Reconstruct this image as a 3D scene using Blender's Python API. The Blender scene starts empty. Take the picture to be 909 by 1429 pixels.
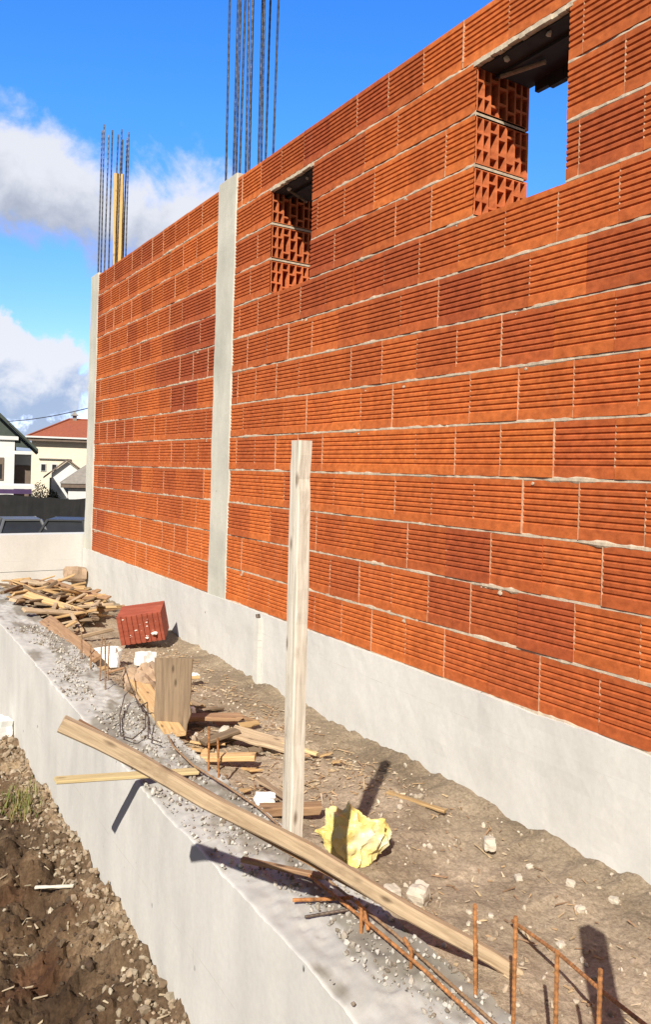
import bpy, bmesh, math, random
from mathutils import Vector, Matrix, Euler, noise as mn

random.seed(7)
S = bpy.context.scene
COL = S.collection
R = math.radians

# ----------------------------------------------------------------------------- helpers
class MB:
    """collects faces, builds ONE mesh object"""
    def __init__(self):
        self.v = []; self.f = []; self.c = []; self.cur = (1, 1, 1); self.vc = None
    def add(self, vs, fs, col=None):
        b = len(self.v)
        self.v += [tuple(p) for p in vs]
        for f in fs:
            self.f.append(tuple(i + b for i in f)); self.c.append(col or self.cur)
    def quad(self, a, b, c, d, col=None):
        self.add([a, b, c, d], [(0, 1, 2, 3)], col)
    def box(self, x0, x1, y0, y1, z0, z1, col=None):
        vs = [(x0,y0,z0),(x1,y0,z0),(x1,y1,z0),(x0,y1,z0),(x0,y0,z1),(x1,y0,z1),(x1,y1,z1),(x0,y1,z1)]
        self.add(vs, [(0,3,2,1),(4,5,6,7),(0,1,5,4),(1,2,6,5),(2,3,7,6),(3,0,4,7)], col)
    def tube(self, pts, r, n=7, rib=0.0, pitch=0.0, col=None):
        P = [Vector(p) for p in pts]
        if rib:
            Q = []; sgn = 0; acc = 0.0
            for a, b in zip(P[:-1], P[1:]):
                L = (b - a).length; m = max(1, int(L / (pitch / 2)))
                for i in range(m): Q.append(a.lerp(b, i / m))
            Q.append(P[-1]); P = Q
        vs = []; fs = []
        up = Vector((0.31, 0.17, 0.93))
        for i, p in enumerate(P):
            t = (P[min(i+1, len(P)-1)] - P[max(i-1, 0)]).normalized()
            a = t.cross(up)
            if a.length < 1e-3: a = t.cross(Vector((1, 0, 0)))
            a.normalize(); b = t.cross(a)
            rr = r * (1 + rib * (i % 2)) if rib else r
            for k in range(n):
                th = 2*math.pi*k/n
                vs.append(p + a*math.cos(th)*rr + b*math.sin(th)*rr)
        for i in range(len(P)-1):
            for k in range(n):
                k2 = (k+1) % n
                fs.append((i*n+k, i*n+k2, (i+1)*n+k2, (i+1)*n+k))
        fs.append(tuple(range(n-1, -1, -1))); m = (len(P)-1)*n
        fs.append(tuple(m+k for k in range(n)))
        self.add(vs, fs, col)
    def build(self, name, mat, parent=None, smooth=False, loc=None):
        me = bpy.data.meshes.new(name)
        me.from_pydata(self.v, [], self.f); me.update()
        ca = me.color_attributes.new('Col', 'BYTE_COLOR', 'CORNER')
        data = []
        for f, c in zip(self.f, self.c):
            for q in f:
                if self.vc: c = self.vc[q]
                data += [c[0], c[1], c[2], 1.0]
        ca.data.foreach_set('color', data)
        if smooth:
            me.polygons.foreach_set('use_smooth', [True]*len(me.polygons)); me.set_sharp_from_angle(angle=R(42))
        o = bpy.data.objects.new(name, me); COL.objects.link(o)
        me.materials.append(mat)
        if parent: o.parent = parent
        if loc: o.location = loc
        return o

def tag(o, label=None, cat=None, group=None, kind=None):
    if label: o['label'] = label
    if cat: o['category'] = cat
    if group: o['group'] = group
    if kind: o['kind'] = kind
    return o

def empty(name, loc=(0, 0, 0), rz=0.0):
    o = bpy.data.objects.new(name, None); COL.objects.link(o)
    o.location = loc; o.rotation_euler = (0, 0, rz); o.empty_display_size = .1
    return o

def fbm(x, y, z=0.0, o=4):
    return mn.fractal(Vector((x, y, z)), 1.0, 2.0, o)

def nz(x, y, z=0.0):
    return mn.noise(Vector((x, y, z)))

ICO = None
def ico():
    global ICO
    if ICO is None:
        bm = bmesh.new(); bmesh.ops.create_icosphere(bm, subdivisions=1, radius=1)
        bm.verts.ensure_lookup_table()
        ICO = ([v.co.copy() for v in bm.verts], [tuple(v.index for v in f.verts) for f in bm.faces]); bm.free()
    return ICO
def stone(mb, p, r, col, flat=.7):
    vs, fs = ico(); s = random.random()*100
    rot = Euler((random.uniform(0, 6), random.uniform(0, 6), random.uniform(0, 6))).to_matrix()
    sc = Vector((r*random.uniform(.7, 1.3), r*random.uniform(.7, 1.2), r*flat))
    out = []
    for v in vs:
        k = 1+.45*mn.noise(v*1.3+Vector((s, s, s)))
        w = Vector((v.x*sc.x*k, v.y*sc.y*k, v.z*sc.z*k))
        out.append(Vector(p)+(rot @ w if flat > .6 else Matrix.Rotation(s, 3, 'Z') @ w))
    mb.add(out, fs, col)
def chip(mb, p, l, w, col):
    a = random.uniform(0, 6.28); d = Vector((math.cos(a), math.sin(a), random.uniform(-.25, .25))); n = Vector((-d.y, d.x, random.uniform(-.3, .3)))
    P = Vector(p); t = Vector((0, 0, .0025))
    q = [P-d*l-n*w*.6, P+d*l*.9-n*w*.3, P+d*l+n*w*.4, P-d*l*.8+n*w]
    mb.add([v for v in q]+[v+t for v in q], [(3, 2, 1, 0), (4, 5, 6, 7), (0, 1, 5, 4), (1, 2, 6, 5), (2, 3, 7, 6), (3, 0, 4, 7)], col)

def tone(c, v=.2):
    k = random.uniform(1-v, 1+v); return tuple(x*k for x in c)

# ----------------------------------------------------------------------------- materials
def mat_base(name):
    m = bpy.data.materials.new(name); m.use_nodes = True
    nt = m.node_tree; b = nt.nodes['Principled BSDF']
    b.inputs['Roughness'].default_value = .85
    return m, nt, b

def N(nt, t, **kw):
    n = nt.nodes.new(t)
    for k, v in kw.items(): setattr(n, k, v)
    return n

def L(nt, a, b): nt.links.new(a, b)

def noise_node(nt, vec, scale, detail=5, rough=.6, dist=0.0):
    n = N(nt, 'ShaderNodeTexNoise'); n.inputs['Scale'].default_value = scale
    n.inputs['Detail'].default_value = detail; n.inputs['Roughness'].default_value = rough
    n.inputs['Distortion'].default_value = dist
    if vec is not None: L(nt, vec, n.inputs['Vector'])
    return n

def ramp(nt, fac, stops):
    r = N(nt, 'ShaderNodeValToRGB'); L(nt, fac, r.inputs['Fac'])
    e = r.color_ramp.elements
    while len(e) < len(stops): e.new(.5)
    for el, (p, c) in zip(e, stops):
        el.position = p; el.color = (*c, 1) if len(c) == 3 else c
    return r

def mapping(nt, scale, coord='Object', rnd=False):
    tc = N(nt, 'ShaderNodeTexCoord'); mp = N(nt, 'ShaderNodeMapping')
    mp.inputs['Scale'].default_value = scale
    L(nt, tc.outputs[coord], mp.inputs['Vector'])
    if rnd:
        oi = N(nt, 'ShaderNodeObjectInfo'); ml = N(nt, 'ShaderNodeMath', operation='MULTIPLY'); ml.inputs[1].default_value = 37.0
        L(nt, oi.outputs['Random'], ml.inputs[0]); L(nt, ml.outputs[0], mp.inputs['Location'])
    return mp.outputs['Vector']

def mix(nt, fac, a, b, mode='MIX'):
    m = N(nt, 'ShaderNodeMix', data_type='RGBA', blend_type=mode)
    if isinstance(fac, (int, float)): m.inputs[0].default_value = fac
    else: L(nt, fac, m.inputs[0])
    for i, s in ((6, a), (7, b)):
        if isinstance(s, tuple): m.inputs[i].default_value = (*s, 1) if len(s) == 3 else s
        else: L(nt, s, m.inputs[i])
    return m.outputs[2]

def bump(nt, b, h, strength=.4, dist=.004):
    n = N(nt, 'ShaderNodeBump'); n.inputs['Strength'].default_value = strength; n.inputs['Distance'].default_value = dist
    L(nt, h, n.inputs['Height']); L(nt, n.outputs['Normal'], b.inputs['Normal'])

def plain(name, c, rough=.8, var=.25, scale=6.0, metal=0.0, bmp=0.0):
    m, nt, b = mat_base(name)
    v = mapping(nt, (1, 1, 1), rnd=True); n = noise_node(nt, v, scale)
    r = ramp(nt, n.outputs['Fac'], [(.3, tuple(x*(1-var) for x in c)), (.7, tuple(min(1, x*(1+var)) for x in c))])
    L(nt, r.outputs['Color'], b.inputs['Base Color'])
    b.inputs['Roughness'].default_value = rough; b.inputs['Metallic'].default_value = metal
    if bmp:
        n2 = noise_node(nt, v, scale*8); bump(nt, b, n2.outputs['Fac'], bmp, .003)
    return m

def vcol(name, rough=.85, nscale=40, namt=.35, bmp=.3, bdist=.002, dust=None, spec=.3):
    m, nt, b = mat_base(name)
    a = N(nt, 'ShaderNodeVertexColor', layer_name='Col')
    v = mapping(nt, (1, 1, 1)); n = noise_node(nt, v, nscale, 6, .65)
    r = ramp(nt, n.outputs['Fac'], [(.3, (1-namt,)*3), (.7, (1+namt*.6,)*3)])
    c = mix(nt, 1.0, a.outputs['Color'], r.outputs['Color'], 'MULTIPLY')
    if dust:
        n2 = noise_node(nt, v, 3.1, 7, .7, .4)
        r2 = ramp(nt, n2.outputs['Fac'], [(.56, (0, 0, 0)), (.78, (dust[1],)*3)])
        c = mix(nt, r2.outputs['Color'], c, dust[0])
    L(nt, c, b.inputs['Base Color'])
    b.inputs['Roughness'].default_value = rough; b.inputs['Specular IOR Level'].default_value = spec
    if bmp: bump(nt, b, n.outputs['Fac'], bmp, bdist)
    return m

def brick_mat():
    m, nt, b = mat_base('fired_clay')
    a = N(nt, 'ShaderNodeVertexColor', layer_name='Col')
    v = mapping(nt, (1, 1, 1))
    n = noise_node(nt, mapping(nt, (1, 6, 9)), 5, 6, .6)
    r = ramp(nt, n.outputs['Fac'], [(.3, (.70, .66, .62)), (.7, (1.18, 1.2, 1.22))])
    c = mix(nt, 1.0, a.outputs['Color'], r.outputs['Color'], 'MULTIPLY')
    # cloudy darker scorching from the kiln
    n4 = noise_node(nt, mapping(nt, (1, 5, 2.5)), 1.6, 4, .6, .5)
    r4 = ramp(nt, n4.outputs['Fac'], [(.42, (1, 1, 1)), (.68, (.70, .60, .56))])
    c = mix(nt, .5, c, r4.outputs['Color'], 'MULTIPLY')
    # dusty mortar film, heavier in vertical smears
    n2 = noise_node(nt, mapping(nt, (2, 3.2, 1.1)), 2.2, 8, .72, .3)
    r2 = ramp(nt, n2.outputs['Fac'], [(.58, (0, 0, 0)), (.80, (.26,)*3)])
    c = mix(nt, r2.outputs['Color'], c, (.42, .25, .16))
    L(nt, c, b.inputs['Base Color'])
    b.inputs['Roughness'].default_value = .8; b.inputs['Specular IOR Level'].default_value = .25
    n3 = noise_node(nt, v, 120, 4, .7); bump(nt, b, n3.outputs['Fac'], .25, .002)
    return m

def concrete_mat(name, lo, hi, streak=.5, pores=True, stain=(.30, .26, .2)):
    m, nt, b = mat_base(name)
    v = mapping(nt, (1, 1, 1))
    n1 = noise_node(nt, v, 1.7, 8, .65, .6)
    r1 = ramp(nt, n1.outputs['Fac'], [(.28, lo), (.62, hi)])
    n2 = noise_node(nt, mapping(nt, (2.6, 2.6, .8)), 1.6, 5, .6)
    r2 = ramp(nt, n2.outputs['Fac'], [(.32, (1-.35*streak,)*3), (.6, (1, 1, 1))])
    c = mix(nt, 1.0, r1.outputs['Color'], r2.outputs['Color'], 'MULTIPLY')
    n5 = noise_node(nt, v, 55, 5, .7)
    r5 = ramp(nt, n5.outputs['Fac'], [(.35, (.95, .95, .95)), (.62, (1.02, 1.02, 1.02))])
    c = mix(nt, 1.0, c, r5.outputs['Color'], 'MULTIPLY')
    # warm dirt stains, ragged patches
    n3 = noise_node(nt, v, 4.3, 9, .75, .8)
    r3 = ramp(nt, n3.outputs['Fac'], [(.62, (0, 0, 0)), (.80, (.32,)*3)])
    c = mix(nt, r3.outputs['Color'], c, stain)
    # faint joints of the shuttering sheets
    sp = N(nt, 'ShaderNodeSeparateXYZ'); L(nt, v, sp.inputs[0])
    def line(o, period, off, w):
        f1 = N(nt, 'ShaderNodeMath', operation='MULTIPLY_ADD'); L(nt, o, f1.inputs[0]); f1.inputs[1].default_value = 1/period; f1.inputs[2].default_value = off
        f2 = N(nt, 'ShaderNodeMath', operation='PINGPONG'); L(nt, f1.outputs[0], f2.inputs[0]); f2.inputs[1].default_value = .5
        f3 = N(nt, 'ShaderNodeMath', operation='LESS_THAN'); L(nt, f2.outputs[0], f3.inputs[0]); f3.inputs[1].default_value = w/period
        return f3.outputs[0]
    ln = N(nt, 'ShaderNodeMath', operation='MAXIMUM'); L(nt, line(sp.outputs[1], 1.25, .31, .0016), ln.inputs[0]); L(nt, line(sp.outputs[2], .5, .42, .0013), ln.inputs[1])
    wl = N(nt, 'ShaderNodeMath', operation='MULTIPLY'); L(nt, ln.outputs[0], wl.inputs[0]); L(nt, ramp(nt, noise_node(nt, v, 7, 3).outputs['Fac'], [(.45, (0, 0, 0)), (.6, (.3,)*3)]).outputs['Color'], wl.inputs[1])
    c = mix(nt, wl.outputs[0], c, (.28, .25, .21))
    h = n5.outputs['Fac']
    if pores:
        vo = N(nt, 'ShaderNodeTexVoronoi'); vo.inputs['Scale'].default_value = 15; vo.inputs['Randomness'].default_value = 1
        L(nt, mapping(nt, (1, 1, .62)), vo.inputs['Vector'])
        rp = ramp(nt, vo.outputs['Distance'], [(.065, (1, 1, 1)), (.10, (0, 0, 0))])
        sel = noise_node(nt, v, 6, 2); rs = ramp(nt, sel.outputs['Fac'], [(.55, (0, 0, 0)), (.60, (1, 1, 1))])
        pm = mix(nt, 1.0, rp.outputs['Color'], rs.outputs['Color'], 'MULTIPLY')
        c = mix(nt, pm, c, (.10, .095, .09))
    a = N(nt, 'ShaderNodeVertexColor', layer_name='Col'); c = mix(nt, 1.0, c, a.outputs['Color'], 'MULTIPLY')
    L(nt, c, b.inputs['Base Color'])
    b.inputs['Roughness'].default_value = .9; b.inputs['Specular IOR Level'].default_value = .2
    bump(nt, b, h, .22, .002)
    return m

def wood_mat(name, lo, hi, dark=(.12, .07, .035), grain=1.0, knots=.5, rnd=1):
    m, nt, b = mat_base(name)
    v = mapping(nt, (1.5, 28, 28), rnd=True)
    n1 = noise_node(nt, v, 3.0*grain, 6, .65, .7)
    r1 = ramp(nt, n1.outputs['Fac'], [(.3, lo), (.66, hi)])
    v2 = mapping(nt, (3, 9, 9), rnd=True)
    n2 = noise_node(nt, v2, 2.0, 6, .7, .4)
    r2 = ramp(nt, n2.outputs['Fac'], [(.56, (0, 0, 0)), (.78, (knots,)*3)])
    c = mix(nt, r2.outputs['Color'], r1.outputs['Color'], dark)
    vk = N(nt, 'ShaderNodeTexVoronoi'); vk.inputs['Scale'].default_value = 1.0; L(nt, mapping(nt, (9, 26, 26), rnd=True), vk.inputs['Vector'])
    rk = ramp(nt, vk.outputs['Distance'], [(.08, (.75, .75, .75)), (.20, (0, 0, 0))])
    c = mix(nt, rk.outputs['Color'], c, tuple(q*.6 for q in dark))
    oi = N(nt, 'ShaderNodeObjectInfo')
    rr = ramp(nt, oi.outputs['Random'], [(0, (.72, .7, .66) if rnd else (1, 1, 1)), (1, (1.12, 1.08, 1.05) if rnd else (1, 1, 1))])
    c = mix(nt, 1.0, c, rr.outputs['Color'], 'MULTIPLY')
    L(nt, c, b.inputs['Base Color'])
    b.inputs['Roughness'].default_value = .85; b.inputs['Specular IOR Level'].default_value = .25
    bump(nt, b, n1.outputs['Fac'], .5, .003)
    return m

def soil_mat(name, lo, mid, hi, scale=2.5, bm=.6):
    m, nt, b = mat_base(name)
    v = mapping(nt, (1, 1, 1))
    n1 = noise_node(nt, v, scale, 9, .7, .4)
    r1 = ramp(nt, n1.outputs['Fac'], [(.30, lo), (.50, mid), (.68, hi)])
    n2 = noise_node(nt, v, 85, 6, .75)
    r2 = ramp(nt, n2.outputs['Fac'], [(.33, (.62, .6, .57)), (.65, (1.28, 1.28, 1.28))])
    c = mix(nt, 1.0, r1.outputs['Color'], r2.outputs['Color'], 'MULTIPLY')
    a = N(nt, 'ShaderNodeVertexColor', layer_name='Col')
    c = mix(nt, 1.0, c, a.outputs['Color'], 'MULTIPLY')
    L(nt, c, b.inputs['Base Color'])
    b.inputs['Roughness'].default_value = .95; b.inputs['Specular IOR Level'].default_value = .15
    bump(nt, b, n2.outputs['Fac'], bm, .008)
    return m

M = {}
M['clay'] = brick_mat()
M['mortar'] = vcol('mortar_grey', .95, 34, .32, .6, .004)
M['conc'] = concrete_mat('base_concrete', (.53, .525, .50), (.59, .585, .56), .3)
M['lowconc'] = concrete_mat('parapet_concrete', (.53, .52, .49), (.61, .60, .57), .4, stain=(.33, .27, .2))
M['colconc'] = concrete_mat('column_concrete', (.44, .44, .385), (.57, .56, .49), .6, stain=(.25, .23, .19))
M['crumble'] = vcol('broken_concrete', .95, 60, .4, .6, .004)
M['stone'] = vcol('stones', .9, 50, .25, .4, .003)
M['dirt'] = soil_mat('brown_soil', (.055, .035, .022), (.12, .082, .052), (.25, .19, .13), 3.0, .8)
M['soil'] = soil_mat('sandy_soil', (.22, .18, .135), (.34, .285, .22), (.46, .395, .31), 2.2, .8)
M['yard'] = soil_mat('dark_yard', (.06, .056, .05), (.08, .075, .068), (.11, .10, .09), .3, .2)
M['pale_wood'] = wood_mat('pale_weathered_timber', (.42, .375, .305), (.68, .635, .555), (.20, .13, .075), 1.3, .8, rnd=0)
M['tan_wood'] = wood_mat('tan_timber', (.30, .215, .135), (.52, .405, .27), (.13, .085, .05), 1.2, .7, rnd=0)
M['scrap'] = wood_mat('scrap_timber', (.38, .24, .105), (.60, .43, .235), (.15, .085, .045), 1.0, .6)
M['grey_wood'] = wood_mat('grey_ply', (.15, .11, .075), (.29, .22, .15), (.10, .075, .05), .8, .6)
M['brown_wood'] = wood_mat('brown_timber', (.22, .13, .075), (.38, .25, .15), (.10, .06, .04), 1.0, .5)
M['yellow_wood'] = wood_mat('yellow_lath', (.50, .40, .20), (.66, .55, .32), (.36, .25, .1), 1.0, .3)
M['form_wood'] = wood_mat('formwork_board', (.48, .33, .13), (.64, .47, .22), (.28, .17, .07), 1.0, .3)
M['rust'] = plain('rusted_steel', (.33, .145, .05), .85, .55, 60, .1, .5)
M['darkrod'] = plain('dark_rod_steel', (.10, .072, .055), .6, .5, 40, .35, .3)
M['colrod'] = plain('column_rod_steel', (.075, .075, .085), .38, .45, 14, .75, .2)
M['shadeboard'] = plain('soffit_shade', (.022, .018, .016), .9, .4, 12)  # shade under the window heads put into a near-black colour
M['foam'] = plain('white_foam', (.82, .82, .80), .7, .06, 12, bmp=.3)
M['limestone'] = plain('pale_stone', (.47, .42, .345), .9, .18, 18, bmp=.6)
M['paperbag'] = plain('paper_sack', (.34, .24, .16), .85, .35, 9, bmp=.4)
M['rub_col'] = plain('rubble_rock', (.4, .35, .28), .9, .3, 14, bmp=.6)

# ----------------------------------------------------------------------------- layout
WALL_T = .29
XO, XI = -1.13, -.85                 # low wall outer and inner face
YEND = 7.60
def z_top(y): return .10 + .06*max(0, min(1, (y-2.6)/2.5))      # crest of low wall
def h_in(x, y):
    t = (x - XI)/(0 - XI)
    h = .055*max(0, 1-t)**1.3 + .022*fbm(x*3, y*3, 1.7) + .006*fbm(x*11, y*11, 4.2) + .005*fbm(x*37, y*37, 8.1)
    if t > .82: h += .035*((t-.82)/.18)*(1+1.1*nz(y*5.5, 3.3)+.6*nz(y*17, 7))*.7
    if y > 4.9: h += .05*min(1, (y-4.9)/1.2)*(1-.5*t)
    return h
def h_out(x, y):
    d = XO - x
    h = -.45 + .035*fbm(x*2.1, y*2.1, 5.5) + .036*fbm(x*7, y*7, 2.2) + .030*fbm(x*17, y*17, 9.1) + .018*abs(nz(x*38, y*38, 3)) + .008*nz(x*90, y*90, 6)
    h += .03*math.exp(-(d/.16)**2) + .05*max(0, 1-abs(d-.3)/.3)*abs(fbm(x*5, y*5, 33))
    h -= .06*math.exp(-((d-.33)/.13)**2)*max(0, min(1, 3.6-y)) 
    return h
def far_z(x, y):
    d = math.hypot(x+1, y-4)
    t = max(0, min(1, (d-9)/9)); t = t*t*(3-2*t)
    return -.62 - 1.58*t

def grid(name, xs, ys, hf, mat, colf=None):
    mb = MB(); nx = len(xs)
    vs = [(x, y, hf(x, y)) for y in ys for x in xs]
    fs = [(j*nx+i, j*nx+i+1, (j+1)*nx+i+1, (j+1)*nx+i) for j in range(len(ys)-1) for i in range(nx-1)]
    mb.v = vs; mb.f = fs
    mb.c = [(1, 1, 1)]*len(fs)
    if colf: mb.vc = [colf(x, y) for x, y, z in vs]
    return mb.build(name, mat, smooth=True)

def lin(a, b, n): return [a+(b-a)*i/n for i in range(n+1)]

# ----------------------------------------------------------------------------- ground
far_axis = sorted(set([-3000, -1500, -700, -300, -150, -80] + [round(v, 2) for v in lin(-50, 60, 110)] + [90, 140, 200, 300, 450, 700, 1500, 3000]))
g = grid('ground', far_axis, far_axis, far_z, M['yard']); tag(g, kind='structure')

def near_col(x, y):
    d = XO - x
    k = max(0, min(1, (fbm(x*3.3, y*3.3, 12)+.12)*3.0))
    pale = math.exp(-(d/.13)**2)
    far = max(0, min(1, (y-3.3)/.8))
    a = (.70, .62, .56); b = (1.25, 1.1, .95); c = (2.4, 2.35, 2.2)
    red = max(0, min(1, (fbm(x*2.6+3, y*2.6, 31)-.12)*4))
    t = [a[i]*(1-k)+b[i]*k for i in range(3)]
    t = [t[i]*(1-red*.5)+(1.2, .7, .5)[i]*red*.5 for i in range(3)]
    w = min(1, pale*.75 + far*.45)
    return tuple(min(4, t[i]*(1-w)+c[i]*w)/2.4 for i in range(3))
ys = lin(-2, 1.4, 40)[:-1] + lin(1.4, 6.0, 560)[:-1] + lin(6.0, 9.0, 60)
xs = lin(-4.5, -2.2, 30)[:-1] + lin(-2.2, XO+.03, 150)
M['dirt'] = soil_mat('brown_soil_tinted', (.080, .054, .036), (.19, .135, .09), (.44, .345, .245), 3.0, .9)
go = grid('dirt_path', xs, ys, h_out, M['dirt'], near_col); tag(go, kind='structure')

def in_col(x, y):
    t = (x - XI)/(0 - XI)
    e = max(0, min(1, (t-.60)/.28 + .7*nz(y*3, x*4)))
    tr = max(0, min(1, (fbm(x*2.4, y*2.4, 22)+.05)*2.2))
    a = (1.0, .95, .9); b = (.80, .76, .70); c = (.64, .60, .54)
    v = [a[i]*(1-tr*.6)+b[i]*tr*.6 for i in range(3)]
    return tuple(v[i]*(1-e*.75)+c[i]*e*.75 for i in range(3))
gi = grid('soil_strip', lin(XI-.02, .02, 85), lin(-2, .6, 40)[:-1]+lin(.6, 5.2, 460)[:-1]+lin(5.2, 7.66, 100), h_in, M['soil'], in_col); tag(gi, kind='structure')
gb = grid('building_floor', lin(.28, 7, 4), lin(-4, 7.6, 6), lambda x, y: .02, M['conc']); tag(gb, kind='structure')

# ----------------------------------------------------------------------------- unfinished hollow-brick wall
bw = empty('unfinished_building', (0, 2.5, 0))
tag(bw, 'unfinished orange hollow brick wall with grey concrete columns on a pale concrete base', 'building wall')
INV = (0, -2.5, 0)
def bpart(mb, name, mat, parent=bw, smooth=False):
    o = mb.build(name, mat, parent, smooth)
    if parent is bw: o.location = INV
    return o

# concrete base with a slightly wavy face
def base_mesh():
    mb = MB(); ys = lin(-4.0, YEND+.004, 290); zs = lin(-.7, .40, 22)
    nzs = len(zs)
    vs = []
    for y in ys:
        for z in zs:
            x = -.012 + .004*fbm(y*1.7, z*1.7, 3) + .0022*fbm(y*9, z*9, 6)
            zz = z + (.006*fbm(y*4, 1, 2)+.004*nz(y*23, 5) if z > .395 else 0)
            vs.append((x, y, zz))
    for j in range(len(ys)-1):
        for i in range(nzs-1):
            a = j*nzs+i; mb.f.append((a, a+1, a+nzs+1, a+nzs)); mb.c.append((1, 1, 1))
    b = len(vs)
    for y in ys: vs.append((WALL_T+.003, y, .40)); 
    for y in ys: vs.append((WALL_T+.003, y, -.7))
    n = len(ys)
    for j in range(n-1):
        t0 = j*nzs+nzs-1
        mb.f.append((t0, b+j, b+j+1, t0+nzs)); mb.c.append((1, 1, 1))
        mb.f.append((b+j, b+n+j, b+n+j+1, b+j+1)); mb.c.append((1, 1, 1))
    e0 = (n-1)*nzs
    mb.f.append(tuple(e0+i for i in range(nzs)) + (b+n-1, b+2*n-1)); mb.c.append((1, 1, 1))
    mb.v = vs
    return mb
bpart(base_mesh(), 'concrete_base', M['conc'], smooth=False)

# hollow clay blocks -------------------------------------------------------
GZ0, GP, GW, GD = .036, .0205, .0090, .0050
def profile():
    p = [(0, 0), (0, GZ0)]
    for k in range(7):
        z = GZ0 + k*GP
        p += [(GD, z+.0034), (GD, z+GW-.0026), (0.0005, z+GW+.0012), (0, z+GP)]
    p += [(0, .1895), (WALL_T, .1895), (WALL_T, 0)]
    return p
PROF = profile()
CELLX = []
_x = .012
for w in (.026, .026, .036, .036, .036, .026, .026):
    CELLX.append((_x, _x+w)); _x += w + .009
def hollow_end(mb, y, z0, x0, col, flip=1):
    """open end of a block: webs and deep square cells running into +y"""
    dep = .16*flip
    top = .1895
    web_edges = [0.0]
    for a, b in CELLX: web_edges += [a, b]
    web_edges.append(WALL_T)
    for i in range(0, len(web_edges), 2):
        a, b = web_edges[i], web_edges[i+1]
        if i == 0: a += .0052
        mb.quad((x0+a, y, z0), (x0+b, y, z0), (x0+b, y, z0+top), (x0+a, y, z0+top), col)
    dark = tuple(c*.95 for c in col)  # shade inside the cells put into their colour
    for i, (a, b) in enumerate(CELLX):
        if i in (2, 4): zs = [(.009, .040), (.049, .140), (.149, .181)]
        elif i == 3: zs = [(.009, .060), (.069, .122), (.131, .181)]
        else: zs = [(.009, .060), (.069, .121), (.130, .181)]
        if i in (2, 4) and random.random() < .5: zs = [(top-q, top-p) for p, q in zs[::-1]]
        edges = [0.0]
        for p, q in zs: edges += [p, q]
        edges.append(top)
        for k in range(0, len(edges), 2):
            mb.quad((x0+a, y, z0+edges[k]), (x0+b, y, z0+edges[k]), (x0+b, y, z0+edges[k+1]), (x0+a, y, z0+edges[k+1]), col)
        for p, q in zs:
            A = [(x0+a, y, z0+p), (x0+b, y, z0+p), (x0+b, y, z0+q), (x0+a, y, z0+q)]
            B = [(u, y+dep, w) for (u, _, w) in A]
            mb.add(A+B, [(0, 1, 5, 4), (1, 2, 6, 5), (2, 3, 7, 6), (3, 0, 4, 7), (4, 5, 6, 7)], dark)

def clay_colour(y=0.0, z=0.0):
    t = min(1, max(0, random.gauss(.56, .17)+.7*fbm(y*1.1, z*1.3, 17)))
    a, b = (.355, .080, .026), (.57, .156, .036)
    k = random.uniform(.95, 1.05)
    return tuple((a[i]+(b[i]-a[i])*t)*k for i in range(3))

def tone3(c):
    k = random.uniform(.9, 1.08); return tuple(q*k for q in c)

def block(mb, y0, y1, z0, x0, col, open_end=None, tilt=0.0):
    n = len(PROF)
    vs = [(x0+px, y0, z0+pz) for px, pz in PROF] + [(x0+px+tilt, y1, z0+pz) for px, pz in PROF]
    fs = [(i, (i+1) % n, n+(i+1) % n, n+i) for i in range(n)]
    if open_end != 'y0': fs.append(tuple(range(n-1, -1, -1)))
    fs.append(tuple(range(n, 2*n)))
    mb.add(vs, fs, col)
    if open_end == 'y0': hollow_end(mb, y0, z0, x0, tone3((.56, .165, .06)))  # brightness of the sunlit jamb put into the end colour

def bed_strip(mm, y0, y1, z, seedv):
    """lumpy mortar bed squeezed out between two courses"""
    n = max(2, int((y1-y0)/.018)); ring = []
    for j in range(n+1):
        y = y0+(y1-y0)*j/n
        q = fbm(y*6, seedv, 1.5); q2 = nz(y*31, seedv+4); q3 = nz(y*9, seedv+9)
        x = .0010 - .0055*max(-.4, q) - .0035*q2
        hh = .0100 + .0032*q3 + .0024*q2
        zz = z + .0015*nz(y*7, seedv+2)
        ring.append([(.27, y, zz-hh), (x+.004, y, zz-hh), (x, y, zz-hh*.4), (x+.0008, y, zz+hh*.45), (x+.005, y, zz+hh), (.27, y, zz+hh)])
    mc = (.48, .395, .30); b = len(mm.v)
    for r_ in ring: mm.v += r_
    for j in range(n):
        for i in range(5):
            a = b+j*6+i; mm.f.append((a, a+6, a+7, a+1)); mm.c.append(mc)
    mm.f.append(tuple(b+i for i in range(6))); mm.c.append(mc)
    e = b+n*6; mm.f.append(tuple(e+5-i for i in range(6))); mm.c.append(mc)

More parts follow.
